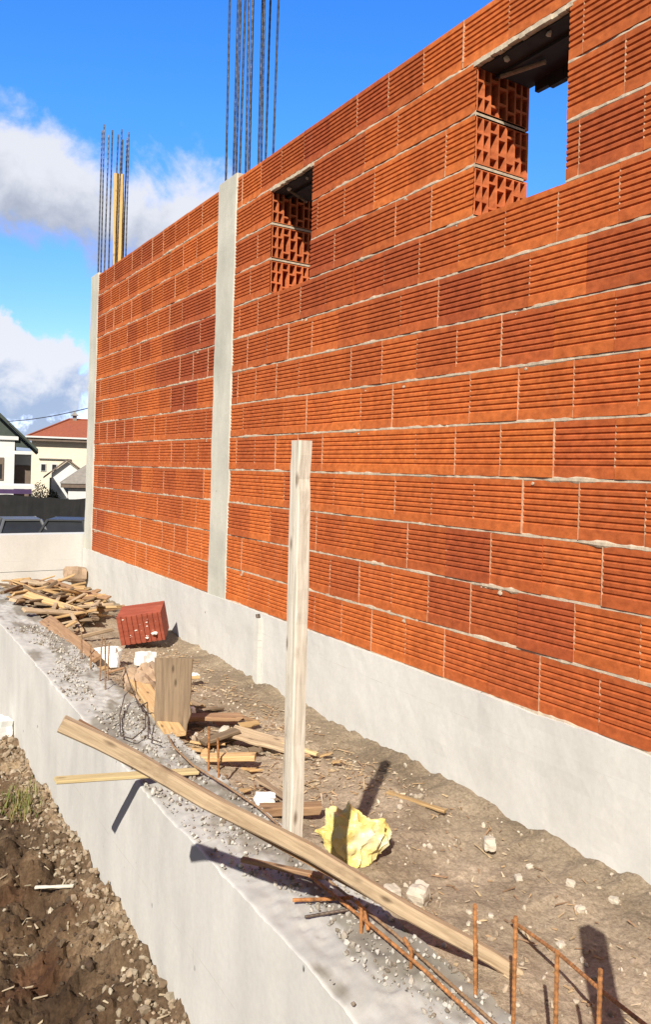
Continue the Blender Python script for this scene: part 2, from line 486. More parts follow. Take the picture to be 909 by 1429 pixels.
WINS = [(1.79, 2.24), (3.456, 3.90)]
ZW0, ZW1 = 2.2, 2.8
def panel(y0, y1, wins):
    mb = MB(); mm = MB()
    for k in range(13):
        z0 = .406 + .2*k
        segs = [(y0, y1)]
        if 9 <= k <= 11:
            for a, b in wins:
                segs = [s for q in segs for s in ([(q[0], a), (b, q[1])] if q[0] < a and b < q[1] else [q])]
        for sa, sb in segs:
            off = (.5 if k % 2 else .0) * .25 + random.uniform(-.03, .03)
            first_open = any(abs(sa-b) < 1e-6 for a, b in wins) and 9 <= k <= 11
            y = sa; i = 0
            while y < sb-1e-4:
                ln = .2465 + random.uniform(-.002, .002)
                if i == 0:
                    ln = ln - off if not first_open else (.25 if k % 2 else .17)
                    if ln < .07: ln += .12
                ye = min(sb, y+ln)
                if sb-ye < .05: ye = sb
                gap = random.choice((.0014, .0018, .0022, .0026, .0032))
                last = ye >= sb-1e-4
                x0 = random.gauss(0, .0013)
                block(mb, y, ye if last else ye-gap, z0+random.uniform(-.001, .001), x0, clay_colour(y, z0),
                      'y0' if (i == 0 and first_open) else None, random.gauss(0, .0012))
                if not last and gap > .0016:
                    g2 = gap/2+.0004; yc = ye-gap/2; dx = random.uniform(-.0006, .0030)
                    nn = 8
                    for q in range(nn):
                        xx = dx + random.uniform(-.0012, .0012); gg = g2+random.uniform(-.0003, .0012)
                        mm.box(xx, .2, yc-gg, yc+gg, z0+.19*q/nn, z0+.19*(q+1)/nn-.0001, (.55, .34, .22))
                y = ye; i += 1
            # bed below this course (and none under the first one)
            if k > 0: bed_strip(mm, sa, sb, z0-.005, k*7.3+sa)
            else: bed_strip(mm, sa, sb, z0-.006, k*7.3+sa)
        # mortar squeezed out and smeared down from the bed joints
        for q in range(int((y1-y0)*1.3)):
            yq = random.uniform(y0+.03, y1-.03); zq = z0-.005
            if 9 <= k <= 12 and any(a-.05 < yq < b+.05 for a, b in wins): continue
            for e in range(random.randint(1, 2)):
                r_ = random.uniform(.003, .009)
                P0 = Vector((.001, yq+random.gauss(0, .012), zq-random.uniform(.002, .022))); vs_, fs_ = ico(); sd = random.random()*50
                mm.add([P0+Vector((v.x*.0014, v.y*r_*1.6*(1+.9*nz(v.y*1.5, v.z*1.5, sd)), v.z*r_*(1+.9*nz(v.y*1.5, v.z*1.5, sd+9)))) for v in vs_], fs_, (.50, .41, .31))
        if k == 12:
            for a, b in wins: bed_strip(mm, a-.03, b+.03, z0-.006, 90+a)
    o = bpart(mb, 'brick_panel', M['clay'])
    m2 = mm.build('mortar', M['mortar'], o)
    return o
p1 = panel(-2.6, 4.364, WINS); p1['label'] = 'long brick panel with two small window openings'
p2 = panel(4.634, 7.356, []); p2['label'] = 'brick panel without openings at the far end'

for (a, b), yy in ((WINS[0], 0), (WINS[1], 1)):
    mb = MB(); 
    n = 16
    for i in range(n):                                   # rough pale mortar lip along the opening's head
        t0, t1 = a-.012+(b-a+.024)*i/n, a-.012+(b-a+.024)*(i+1)/n
        mb.box(-.004+random.uniform(-.003, .003), .018, t0, t1-.0003, 2.784+random.uniform(-.003, .003), 2.8005, (.50, .43, .33))
    l = bpart(mb, 'lintel', M['mortar'])
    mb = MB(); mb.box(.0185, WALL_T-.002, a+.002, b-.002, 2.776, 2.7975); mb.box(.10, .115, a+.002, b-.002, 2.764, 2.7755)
    mb.build('shade_soffit', M['shadeboard'], l)  # underside of the lintel, its shade painted in by the near-black colour
    for q in range(2):                                   # mortar drips under the lip
        yq = a+(b-a)*(.28+.45*q)
        mb = MB(); stone(mb, (.04, yq, 2.768), .013, (.50, .43, .33), .9)
        mb.build('mortar_drip', M['mortar'], l)
    for pts, r_ in (([(.20, b-.30, 2.768), (.31, b-.20, 2.752), (.335, b-.225, 2.738)], .010), ([(.10, b-.03, 2.757), (.16, b-.20, 2.760)], .009)) if yy == 0 else \
                   (([(.06, b-.10, 2.768), (.13, b-.17, 2.70)], .008), ([(.09, a+.06, 2.70), (.05, a+.02, 2.74), (.04, a+.01, 2.770)], .007)):
        mb = MB(); mb.tube(pts, r_, 7); mb.build('wood_scrap', M['grey_wood'], l)
    if yy == 0:
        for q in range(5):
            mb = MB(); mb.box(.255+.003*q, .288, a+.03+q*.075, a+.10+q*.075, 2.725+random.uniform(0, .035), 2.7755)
            mb.build('wood_scrap', M['shadeboard'], l)  # hanging timber ends, shade of the window head put into their colour

# concrete columns with starter bars
def column(y0, y1, ztop, zrod, rods, lab, rot):
    mb = MB(); n = 60; nx = 5
    zs = lin(.396, ztop, n); ring = []
    for z in zs:
        e0 = -.004+.011*nz(z*5, y0, 1)+.007*nz(z*21, y0, 2); e1 = .004+.011*nz(z*5, y0, 6)+.007*nz(z*21, y0, 7)
        q = .0025*fbm(z*3, y0, 4)
        ring.append([(WALL_T+.002, y1, z), (0.003, y1+e1, z), (-.005+q, y1-.008+e1, z), (-.006+q, (y0+y1)/2, z), (-.005+q, y0+.01+e0, z), (0.004, y0+e0, z), (WALL_T+.002, y0, z)])
    m = 7
    for r_ in ring: mb.v += r_
    for j in range(n):
        for i in range(m):
            i2 = (i+1) % m
            mb.f.append((j*m+i, j*m+i2, (j+1)*m+i2, (j+1)*m+i)); mb.c.append((1, 1, 1))
    mb.f.append(tuple(n*m+i for i in range(m))); mb.c.append((1, 1, 1))
    o = bpart(mb, 'concrete_column', M['colconc'])
    o['label'] = lab
    for (x, y, dx, dy, dz) in rods:
        t = MB(); h = zrod+dz-ztop+.1
        t.tube([(x, y, ztop-.1), (x+dx*.4, y+dy*.3, ztop+h*.45), (x+dx, y+dy, ztop+h-.1)], .0064, 7, .16, .05)
        t.build('rebar', M['colrod'], o)
rA = []
for x, y in ((.03, 4.40), (.03, 4.49), (.03, 4.60), (.10, 4.60), (.17, 4.60), (.26, 4.60), (.26, 4.50), (.26, 4.40), (.18, 4.40), (.09, 4.395), (.145, 4.50)):
    rA.append((x, y, random.uniform(-.04, .04), random.uniform(-.04, .04), random.uniform(-.1, .25)))
column(4.366, 4.632, 3.03, 5.1, rA, 'middle concrete column rising between the two brick panels', 0)
rB = []
for x, y in ((.03, 7.40), (.045, 7.55), (.11, 7.57), (.10, 7.39), (.18, 7.40), (.19, 7.56), (.255, 7.57), (.262, 7.48), (.265, 7.40)):
    rB.append((x, y, random.uniform(-.012, .015), random.uniform(-.02, .02), random.uniform(-.03, .02)))
column(7.358, YEND, 3.02, 4.42, rB, 'corner concrete column at the far end of the wall', 0)

# short white pipe standing against the base
mb = MB()
zz = lin(-.03, .372, 10)
for a, b in zip(zz[:-1], zz[1:]):
    e0 = .004*nz(a*9, 2); mb.box(-.036+e0*.4, -.012, 3.852+e0, 3.908+e0*.5, a, b-.0002)
pp = mb.build('wooden_strip', plain('pale_strip', (.56, .55, .51), .85, .10, 9)); tag(pp, 'short pale upright strip standing flat against the concrete base below the brick wall', 'strip')
mb = MB(); mb.tube([(-.024, 3.88, .371), (-.024, 3.887, .392)], .012, 10); mb.build('dark_tip', M['darkrod'], pp)

# formwork board beside the rods of the far column
def board_obj(name, mat, Lx, Wy, Tz, loc, rot, jag=.0, label=None, cat='board', group=None, taper=0.0, seg=8):
    """plank in local axes: length X, width Y, thickness Z, origin at its middle"""
    mb = MB(); vs = []; n = seg
    for i in range(n+1):
        x = -Lx/2 + Lx*i/n
        w = Wy/2*(1 - taper*i/n)
        e = [random.gauss(0, jag) for _ in range(2)]
        xe = x + (random.gauss(0, jag*3) if i in (0, n) else 0)
        sag = (.004*math.sin(i*1.1)+.012*math.sin(math.pi*i/n))*(Lx > .5)
        c = min(Tz*.22, .004)
        vs += [(xe, -w+e[0]+c, -Tz/2+sag), (xe, -w+e[0], -Tz/2+c+sag), (x, -w+e[0], Tz/2-c+sag), (x, -w+e[0]+c, Tz/2+sag),
               (x+random.gauss(0, jag)*(i in (0, n)), w+e[1]-c, Tz/2+sag), (x, w+e[1], Tz/2-c+sag), (xe, w+e[1], -Tz/2+c+sag), (xe, w+e[1]-c, -Tz/2+sag)]
    fs = []
    for i in range(n):
        for k in range(8):
            k2 = (k+1) % 8; fs.append((i*8+k, i*8+k2, (i+1)*8+k2, (i+1)*8+k))
    fs.append(tuple(range(7, -1, -1))); fs.append(tuple(n*8+k for k in range(8)))
    mb.add(vs, fs)
    o = mb.build(name, mat); o.location = loc
    if isinstance(rot, Matrix): o.rotation_euler = rot.to_euler()
    else: o.rotation_euler = rot
    if label: tag(o, label, cat, group)
    return o

def axis_rot(a, b, up=Vector((0, 0, 1)), roll=0.0):
    x = (Vector(b)-Vector(a)).normalized(); y = up.cross(x).normalized(); z = x.cross(y)
    m = Matrix((x, y, z)).transposed()
    return m @ Matrix.Rotation(roll, 3, 'X')

def plank_between(name, mat, a, b, W, T, roll=0.0, **kw):
    a = Vector(a); b = Vector(b)
    return board_obj(name, mat, (b-a).length, W, T, (a+b)/2, axis_rot(a, b, roll=roll), **kw)

plank_between('formwork_board', M['form_wood'], (.215, 7.475, 3.02), (.200, 7.475, 4.03), .095, .028, roll=R(75), jag=.0008,
              label='yellow formwork board standing between the steel rods of the far corner column', cat='board')

# ----------------------------------------------------------------------------- low concrete wall
def low_wall():
    mb = MB()
    ys = lin(-2.2, .5, 50)[:-1] + lin(.5, 4.4, 330)[:-1] + lin(4.4, 7.69, 150)
    us = lin(0, 1, 26)
    prof_n = None; vs = []
    for y in ys:
        zt = z_top(y)
        row = []
        for z in lin(-.75, zt-.03, 12):
            row.append((XO + .0035*fbm(y*1.6, z*2, 3)+.0018*fbm(y*8, z*8, 8), y, z))
        spall = max(0, fbm(y*2.3, 7.7, 2)-.02)              # broken arris
        for u in us:
            x = XO + (XI-XO)*u
            rough = .0018*fbm(x*14, y*14, 1) + .0060*fbm(x*36, y*36, 5)
            amt = min(1, max(0, (u-.10)/.25 + .9*nz(y*1.9, 5.2)))
            chipn = max(0, fbm(y*6, 3.1, 9))
            z = zt + rough*(.45+amt) - (.002+.030*spall+.022*chipn)*math.exp(-(u/(.10+.10*spall))**1.5) 
            if u == 0: z -= .002; x += .001
            row.append((x, y, z))
        row.append((XI, y, -.3))
        prof_n = len(row); vs += row
    mb.v = vs; m = prof_n
    for j in range(len(ys)-1):
        y = ys[j]
        for i in range(m-1):
            mb.f.append((j*m+i, (j+1)*m+i, (j+1)*m+i+1, j*m+i+1))
            mb.c.append((1, 1, 1))
    mb.vc = []
    for y in ys:
        for i in range(m):
            c = (1, 1, 1)
            if 13 < i < m-1:
                u = (i-13)/26; k = max(0, min(.9, (fbm(u*2.2+3, y*2.6, 14)*1.6+.9*(u-.35)+.6*nz(u*9, y*26, 3))*1.4))
                q = .73+.12*nz(u*7, y*20, 8); c = (q*(1-.50*k), q*(1-.54*k), q*(1-.60*k))
            mb.vc.append(c)
    mb.f.append(tuple(range(m))); mb.c.append((1, 1, 1))
    return mb
lw = low_wall().build('low_concrete_wall', M['lowconc'], smooth=True)
tag(lw, 'low pale concrete foundation wall with a crumbled top edge running beside the brick wall', 'low wall')
def cast_rod(pts, r, mat, parent=lw):
    t = MB(); t.tube(pts, r, 8, .22, .012); return t.build('rebar', mat, parent)
for (x, y, h, lx, ly) in ((-.87, 1.205, .292, -.004, .01), (-.872, 1.098, .320, .004, .006), (-.87, .993, .308, .002, .004), (-.87, .898, .327, .003, .002)):
    cast_rod([(x, y, .0), (x+lx*.5, y+ly*.5, h*.5), (x+lx, y+ly, h)], .0040, M['rust'])
# thin wires farther along the crest
for (x, y, h) in ((-.885, 4.30, .15), (-.895, 4.08, .13), (-.915, 3.86, .22), (-.93, 3.70, .25), (-.88, 3.84, .19), (-.868, 2.62, .16), (-.862, 2.54, .14)):
    cast_rod([(x, y, .08), (x+random.uniform(-.01, .01), y+random.uniform(-.015, .015), z_top(y)+h)], .0036, M['rust'] if y < 3 else M['brown_wood'])

# end wall across the back
mb = MB(); 
ysx = lin(-1.35, -.003, 40)
for a, b in zip(ysx[:-1], ysx[1:]): pass
mb.box(-1.35, .20, 7.62, 7.82, .195, .535); mb.box(-1.35, .20, 7.614, 7.83, -.8, .19)
ew = mb.build('end_wall', M['conc']); tag(ew, 'pale concrete wall closing the far end of the strip behind the timber heap', 'low wall')

# ----------------------------------------------------------------------------- rubble (uncountable)
mb = MB()
for i in range(2600):
    y = random.uniform(1.5, 6.2); d = abs(random.gauss(0, .10)) if random.random() < .74 else random.uniform(0, .75)
    x = XO-.004-d
    r = random.choice((.004, .005, .006, .008, .010, .014)) * random.uniform(.7, 1.3)
    if random.random() < .02: r *= 1.7
    r = min(r, .004+ .9*(XO-x) + .01)
    c = random.choice(((.27, .21, .145), (.34, .28, .205), (.30, .23, .16), (.20, .14, .09), (.24, .18, .12)))
    if d > .10+.10*max(0, y-2.6): c = random.choice(((.055, .035, .022), (.075, .048, .03), (.11, .075, .047), (.15, .105, .066), (.07, .045, .028), (.26, .21, .15))) if random.random() < .93 else (.36, .31, .24)
    if False: c = random.choice(((.12, .08, .05), (.17, .12, .075), (.22, .16, .10), (.34, .28, .2)))
    stone(mb, (x, y, h_out(x, y)+r*.2), r, tone(c), .75)
for i in range(260):
    y = random.uniform(1.6, 5.5); x = XO-.01-random.uniform(0, .6)
    chip(mb, (x, y, h_out(x, y)+.006), random.uniform(.006, .025), random.uniform(.002, .005), tone((.42, .34, .23)))
o = mb.build('rubble', M['stone']); tag(o, 'pale gravel and stone chips scattered over the brown soil along the low wall', 'rubble', kind='stuff')

mb = MB()
for i in range(1900):
    y = random.uniform(.7, 5.3); x = random.uniform(XI+.02, -.03)
    dens = .5+fbm(x*2.2, y*2.2, 40)*1.4
    if random.random() > dens: continue
    r = random.choice((.003, .004, .005, .006, .009))*random.uniform(.7, 1.3)
    if random.random() < .025: r *= 2.0
    stone(mb, (x, y, h_in(x, y)+r*.25), r, tone(random.choice(((.40, .34, .26), (.47, .41, .33), (.33, .26, .19), (.27, .21, .15)))), .7)
o = mb.build('gravel', M['stone']); tag(o, 'loose gravel and pebbles scattered on the sandy soil beside the wall base', 'gravel', kind='stuff')
mb = MB()
for i in range(2300):
    t = random.random()
    if t < .78: y = random.uniform(2.3, 4.9); x = random.uniform(XI+.02, -.14)
    else: y = random.uniform(.8, 3.0); x = random.uniform(XI+.02, -.1)
    if fbm(x*3, y*3, 61) < -.05 and random.random() < .75: continue
    l = random.uniform(.004, .015) if random.random() < .94 else random.uniform(.02, .045)
    chip(mb, (x, y, h_in(x, y)+.005), l, random.uniform(.0015, .0045), tone(random.choice(((.44, .33, .20), (.38, .26, .15), (.50, .41, .29), (.27, .17, .10)))))
o = mb.build('wood_chips', M['stone']); tag(o, 'splinters and wood chips strewn over the sandy soil between the walls', 'wood chips', kind='stuff')
mb = MB()
for i in range(4200):
    y = random.uniform(.7, 5.2); u = min(.97, max(.05, random.gauss(.55, .30))); x = XO+(XI-XO)*u
    if fbm(x*4, y*3, 77) < -.14: continue
    r = random.choice((.0018, .0022, .003, .004, .0055, .007))*(1.9 if random.random() < .02 else 1)*random.uniform(.7, 1.3)
    stone(mb, (x, y, z_top(y)+.003+r*.2), r, tone(random.choice(((.42, .40, .36), (.36, .33, .29), (.28, .25, .21), (.46, .44, .40), (.20, .165, .13)))), .7)
o = mb.build('concrete_crumbs', M['stone']); tag(o, 'crumbs of broken concrete lying along the rough top of the low wall', 'crumbs', kind='stuff')

# grass by the low wall, outside
mb = MB()
for i in range(170):
    x = -1.285+random.gauss(0, .045); y = 3.86+random.gauss(0, .09); z = h_out(x, y)
    if x > XO-.02: continue
    a = random.uniform(0, 6.28); h = random.uniform(.03, .085); ln = random.uniform(.01, .05); w = .0025
    d = Vector((math.cos(a), math.sin(a), 0)); s = Vector((-d.y, d.x, 0))*w
    b0 = Vector((x, y, z)); m0 = b0+d*ln*.4+Vector((0, 0, h*.65)); t0 = b0+d*ln+Vector((0, 0, h))
    c = tone(random.choice(((.10, .13, .03), (.16, .17, .05), (.25, .21, .08))), .25)
    mb.add([b0-s, b0+s, m0+s*.8, m0-s*.8, t0], [(0, 1, 2, 3), (3, 2, 4)], c)
o = mb.build('grass', M['stone']); tag(o, 'small tuft of green grass at the foot of the low wall', 'grass', kind='stuff')

# ----------------------------------------------------------------------------- timber: beam, post, laths
BT, BE = Vector((-1.645, 1.635, .672)), Vector((-.665, 1.285, .035))
def beam():
    Lb = (BE-BT).length
    o = board_obj('timber_beam', M['tan_wood'], Lb, .030, .031, (BT+BE)/2, axis_rot(BT, BE), jag=.0013, seg=14,
                  label='long tan timber beam hanging slantwise across the low concrete wall', cat='beam')
    mb = MB(); mb.box(-Lb/2+.03, Lb/2-.16, .0160, .028, -.016, .0175); mb.build('back_board', M['brown_wood'], o)
    return o
beam()
PX, PY, PZ0, PZ1 = -1.155, 1.515, .345, 1.268
def post():
    mb = MB(); n = 34; vs = []
    hw, hd = .021, .016
    c0 = .003
    for i in range(n+1):
        z = PZ0+(PZ1-PZ0)*i/n
        w0 = hw; ox = .0018*math.sin(z*7)
        a = hw+.0030*nz(z*9, 3)+.0016*nz(z*31, 5); b = hw+.0030*nz(z*9, 8)+.0016*nz(z*31, 9)
        if .045 < PZ1-z < .10: b -= .004*math.sin((PZ1-z-.045)/.055*math.pi)       # split bite at the top
        if PZ1-z < .05: a -= .003
        k = 1.0
        zz = z + (random.uniform(-.006, .006) if i == n else 0)
        vs += [(-a+c0, -hd, zz), (b*.25-.0015, -hd, zz), (b*.25, -hd+.007, zz), (b*.25+.0015, -hd, zz), (b-c0, -hd, zz), (b, -hd+c0, zz), (b, hd, zz), (-a, hd, zz), (-a, -hd+c0, zz)]
    m = 9; fs = []
    for i in range(n):
        for k in range(m):
            k2 = (k+1) % m; fs.append((i*m+k, i*m+k2, (i+1)*m+k2, (i+1)*m+k))
    fs.append(tuple(range(m-1, -1, -1))); fs.append(tuple(n*m+k for k in range(m)))
    mb.add(vs, fs)
    # local length along X for the grain: rotate so that local X = up
    mb.v = [(z-PZ0, x, y) for x, y, z in mb.v]
    o = mb.build('wooden_post', M['pale_wood'])
    # columns: local X -> world Z, local Y -> width dir, local Z -> depth dir
    ang = R(-26)
    wd = Vector((math.cos(ang), math.sin(ang), 0)); dd = Vector((-math.sin(ang), math.cos(ang), 0)); up = Vector((-.006, 0, 1))
    o.rotation_euler = Matrix((up, wd, dd)).transposed().to_euler(); o.location = (PX, PY, PZ0)
    tag(o, 'tall pale weathered wooden post standing upright at the slanting beam', 'post')
    return o
post()
# second post, just to the right of what the camera sees: its shadow falls into the picture
plank_between('wooden_post', M['pale_wood'], (-1.075, .60, .09), (-1.075, .60, .90), .062, .04, roll=R(30), jag=.001,
              label='short pale wooden post standing on the near end of the low wall', cat='post')
plank_between('wooden_lath', M['yellow_wood'], (-1.418, 2.60, .172), (-.93, 2.585, .118), .046, .012, jag=.0006,
              label='thin yellow lath sticking out over the outer face of the low wall under the beam', cat='lath')
plank_between('wooden_lath', M['brown_wood'], (-1.075, 1.92, .128), (-.93, 1.73, .13), .018, .012, jag=.0008,
              label='thin reddish brown lath lying on the low wall under the beam in its shadow', cat='lath')

# ----------------------------------------------------------------------------- loose reinforcing steel near the camera
def rod(name, pts, r, mat, label, cat='steel rod', group=None, rib=.2):
    t = MB(); t.tube(pts, r, 8, rib, .012); o = t.build(name, mat); tag(o, label, cat, group); return o
cage = empty('rebar_cage', (-.95, 1.4, .12)); tag(cage, 'rusty rebar strip with tied hooks lying lengthwise on top of the low wall', 'rebar')
def cpart(name, pts, r, mat):
    t = MB(); t.tube([tuple(Vector(p)-Vector((-.95, 1.4, .12))) for p in pts], r, 8, .18, .012); return t.build(name, mat, cage)
cpart('long_rod', [(-.964, 1.745, .135), (-.945, 1.52, .127), (-.935, 1.30, .122), (-.945, 1.0, .12), (-.96, .55, .12)], .0038, M['rust'])
cpart('long_rod', [(-.925, 1.72, .128), (-.91, 1.45, .122), (-.912, 1.2, .118), (-.92, .9, .118), (-.93, .5, .118)], .0032, M['brown_wood'])
cpart('hook', [(-.935, 1.555, .13), (-.93, 1.54, .137), (-.945, 1.50, .11)], .0045, M['rust'])
cpart('hook', [(-.955, 1.54, .165), (-.945, 1.53, .15), (-.955, 1.515, .09)], .0042, M['rust'])
cpart('hook', [(-.915, 1.40, .135), (-.925, 1.36, .13), (-.935, 1.35, .075)], .0042, M['rust'])
rod('steel_rod', [(-1.045, 1.69, .118), (-.98, 1.652, .121), (-.912, 1.612, .126)], .0042, M['rust'], 'short orange rod lying across the low wall just in front of the beam')
rod('steel_rod', [(-1.05, 1.62, .112), (-1.0, 1.605, .114), (-.935, 1.582, .118)], .0032, M['darkrod'], 'short dark rod lying on the crumbled low wall nearest the broken edge')
rod('steel_rod', [(-.535, 1.428, .052), (-.62, 1.20, .115), (-.70, 1.02, .16), (-.767, .864, .205), (-.86, .66, .26)], .0040, M['rust'],
    'long rusty rod leaning diagonally behind the upright rods on the low wall')
# bent stirrups of thin dark wire farther away on the crest
rod('bent_wire', [(-.90, 3.42, .20), (-.925, 3.43, .17), (-1.0, 3.26, .14), (-1.07, 3.02, .135), (-1.045, 2.95, .14), (-.97, 3.02, .15), (-.90, 3.22, .145), (-.895, 3.36, .17)], .0024, M['darkrod'],
    'bent loop of dark wire lying on the low wall above the beam tip', 'wire', rib=.1)
rod('bent_wire', [(-.86, 3.66, .26), (-.875, 3.5, .19), (-.90, 3.30, .15), (-.915, 3.16, .21), (-.93, 3.10, .16), (-.99, 2.93, .14), (-.96, 2.86, .14)], .0024, M['darkrod'],
    'kinked dark wire rising from the low wall next to the crumpled sack', 'wire', rib=.1)
rod('bent_wire', [(-.90, 2.95, .13), (-.935, 2.8, .14), (-.93, 2.62, .128), (-.90, 2.42, .125), (-.875, 2.2, .12), (-.885, 1.95, .125)], .0033, M['brown_wood'],
    'long thin brown wire lying along the inner edge of the low wall behind the beam', 'wire', rib=.1)

# ----------------------------------------------------------------------------- yellow crumpled bag
def bag():
    bm = bmesh.new(); bmesh.ops.create_icosphere(bm, subdivisions=5, radius=1)
    for v in bm.verts:
        c = v.co.copy()
        k = 1.22-.62*abs(mn.noise(c*1.35+Vector((3, 1, 0))))-.46*abs(mn.noise(c*2.6+Vector((0, 9, 2))))-.09*abs(mn.noise(c*5.5+Vector((4, 0, 7))))-.02*abs(mn.noise(c*12))
        t = max(0, min(1, (c.z+1)/1.5)); w = .34+.66*t*t*(3-2*t)
        v.co = Vector((c.x*.118*k*w, c.y*.058*k*(.5+.5*w), c.z*.100*k))
    me = bpy.data.meshes.new('plastic_bag'); bm.to_mesh(me); bm.free()
    me.polygons.foreach_set('use_smooth', [True]*len(me.polygons)); me.set_sharp_from_angle(angle=R(32))
    m, nt, b = mat_base('yellow_plastic')
    v = mapping(nt, (1, 1, 1)); n = noise_node(nt, v, 14, 6, .6)
    r = ramp(nt, n.outputs['Fac'], [(.3, (.57, .43, .11)), (.48, (.65, .53, .19)), (.64, (.70, .65, .42))])
    L(nt, r.outputs['Color'], b.inputs['Base Color']); b.inputs['Roughness'].default_value = .3
    bump(nt, b, noise_node(nt, v, 38, 5, .65).outputs['Fac'], .8, .006)
    o = bpy.data.objects.new('plastic_bag', me); COL.objects.link(o); me.materials.append(m)
    o.location = (-.710, 1.915, .090); o.rotation_euler = (R(-16), R(8), R(-34))
    tag(o, 'crumpled yellow plastic bag lying on the soil to the right of the wooden post', 'bag')
bag()

# ----------------------------------------------------------------------------- lumps: foam, stones
def lump(name, mat, loc, size, seedv, label, cat, rz=0.0, k=.45, group=None, sub=3):
    bm = bmesh.new(); bmesh.ops.create_cube(bm, size=1.0)
    bmesh.ops.subdivide_edges(bm, edges=bm.edges[:], cuts=sub, use_grid_fill=True)
    for v in bm.verts:
        c = v.co.copy(); n = c.normalized()
        c = c.lerp(n*.55, k)
        c *= 1+.28*mn.noise(c*2.2+Vector((seedv, 0, 0)))+.10*mn.noise(c*6+Vector((0, seedv, 0)))
        v.co = Vector((c.x*size[0], c.y*size[1], c.z*size[2]))
    me = bpy.data.meshes.new(name); bm.to_mesh(me); bm.free()
    o = bpy.data.objects.new(name, me); COL.objects.link(o); me.materials.append(mat)
    o.location = loc; o.rotation_euler = (random.uniform(-.2, .2), random.uniform(-.2, .2), rz)
    tag(o, label, cat, group); return o
lump('foam_block', M['foam'], (-.735, 4.44, .10), (.20, .10, .115), 1, 'large white foam chunk lying behind the wires below the hollow brick', 'foam', R(-30), .2)
lump('foam_block', M['foam'], (-.50, 4.37, .085), (.10, .08, .08), 5, 'small white foam chunk lying between the hollow brick and the upright board', 'foam', R(20), .25)
lump('foam_block', M['foam'], (-1.235, 4.87, -.36), (.17, .17, .14), 9, 'white foam lump on the soil outside the low wall at the left edge', 'foam', .3, .3)
lump('foam_block', M['foam'], (-.775, 2.35, .075), (.07, .05, .03), 12, 'flat white foam scrap lying just left of the wooden post', 'foam', R(-25), .2)
lump('stone', M['limestone'], (-.68, 1.63, .062), (.058, .05, .058), 21, 'large pale stone lying on soil behind the lower half of the beam', 'stone', .5, .45)
lump('stone', M['limestone'], (-.735, 1.68, .06), (.045, .04, .03), 23, 'smaller pale stone beside the large one behind the beam', 'stone', 1.5, .5)
lump('stone', M['limestone'], (-.252, 1.80, .03), (.05, .04, .04), 26, 'lone pale stone lying near the wall base to the right of the bag', 'stone', .9, .5)
lump('stone', M['limestone'], (-.62, 3.02, .085), (.045, .04, .035), 31, 'white round stone lying on the broken planks near the upright board', 'stone', .2, .8)
lump('stone', M['foam'], (-.63, 3.36, .075), (.04, .04, .04), 34, 'white round stone lying right beside the upright board', 'stone', .2, .85)
lump('stone', M['foam'], (-.36, 3.98, .06), (.06, .05, .035), 36, 'white stone lying on soil farther off between the upright board and the wall base', 'stone', .2, .6)
for i, (x, y, s) in enumerate(((-.46, 1.33, .022), (-.31, 1.62, .026), (-.20, 1.52, .03), (-.28, 1.42, .026), (-.54, 1.50, .018), (-.16, 1.40, .028), (-.22, 1.66, .022))):
    lump('small_stone', M['limestone'], (x, y, h_in(x, y)+s*.2), (s*.95, s*.8, s*.6), 50+i*3, 'small pale stone on the soil between the wall base and the upright rods', 'stone', i, .5, 'small pale stones on the soil', 2)

# ----------------------------------------------------------------------------- hollow brick lying in the strip
def loose_brick():
    e = empty('hollow_brick', (-.33, 4.90, .055))
    e.rotation_euler = (R(12), R(-9), R(-30))
    mb = MB(); c = (.33, .085, .05)
    H, Lx, T = .195, .285, .20
    # front: vertical grooves
    pr = []
    x = -Lx/2; pr.append((x, 0))
    k = 0
    while x < Lx/2-.04:
        pr += [(x+.026, 0), (x+.028, .008), (x+.036, .008), (x+.038, 0)]; x += .034
    pr += [(Lx/2, 0), (Lx/2, T), (-Lx/2, T)]
    n = len(pr)
    vs = [(px, py, 0) for px, py in pr]+[(px, py, H+.006*nz(px*9, py*9)) for px, py in pr]
    fs = [(i, (i+1) % n, n+(i+1) % n, n+i) for i in range(n)]+[tuple(range(n-1, -1, -1)), tuple(range(n, 2*n))]
    mb.add(vs, fs, c)
    mb.build('brick_body', M['clay'], e)
    for i in range(16):
        px = random.gauss(.03, .075); pz = .03+abs(random.gauss(.06, .05))
        if abs(px) > .135 or pz > .185: continue
        mb = MB(); stone(mb, (px, .001, pz), random.choice((.003, .004, .006, .009, .015)), tone((.62, .58, .52), .1), .5); mb.build('cement_splash', M['stone'], e)
    mb = MB(); stone(mb, (.085, .002, .055), .026, (.68, .65, .6), .5); mb.build('cement_splash', M['stone'], e)
    tag(e, 'red hollow brick splashed with cement lying tilted beside the timber heap', 'brick')
loose_brick()

# ----------------------------------------------------------------------------- planks and scraps in the strip
board_obj('plywood_board', M['grey_wood'], .36, .135, .011, (-.817, 3.125, .205), Matrix((Vector((.02, .05, .998)), Vector((.845, -.535, .01)), Vector((.535, .845, -.05)))).transposed(), jag=.004, taper=-.2,
          label='grey brown plywood board standing upright between the walls left of the post', cat='board')
plank_between('plank', M['scrap'], (-.845, 3.02, .105), (-.735, 3.90, .135), .085, .02, jag=.002, label='light tan plank lying along the inner side of the low wall under the upright board', cat='plank')
plank_between('plank', M['brown_wood'], (-.862, 5.32, .17), (-.82, 4.30, .12), .10, .022, roll=R(28), jag=.002, label='dark brown plank leaning along the low wall between timber heap and foam', cat='plank')
plank_between('plank', M['scrap'], (-.83, 2.78, .085), (-.655, 2.66, .098), .05, .022, jag=.001, label='short pale plank lying flat between upright board and wooden post', cat='plank')
plank_between('plank', M['brown_wood'], (-.72, 3.26, .09), (-.46, 3.18, .075), .075, .02, jag=.003, label='weathered brown plank lying directly behind the foot of the upright board', cat='plank')
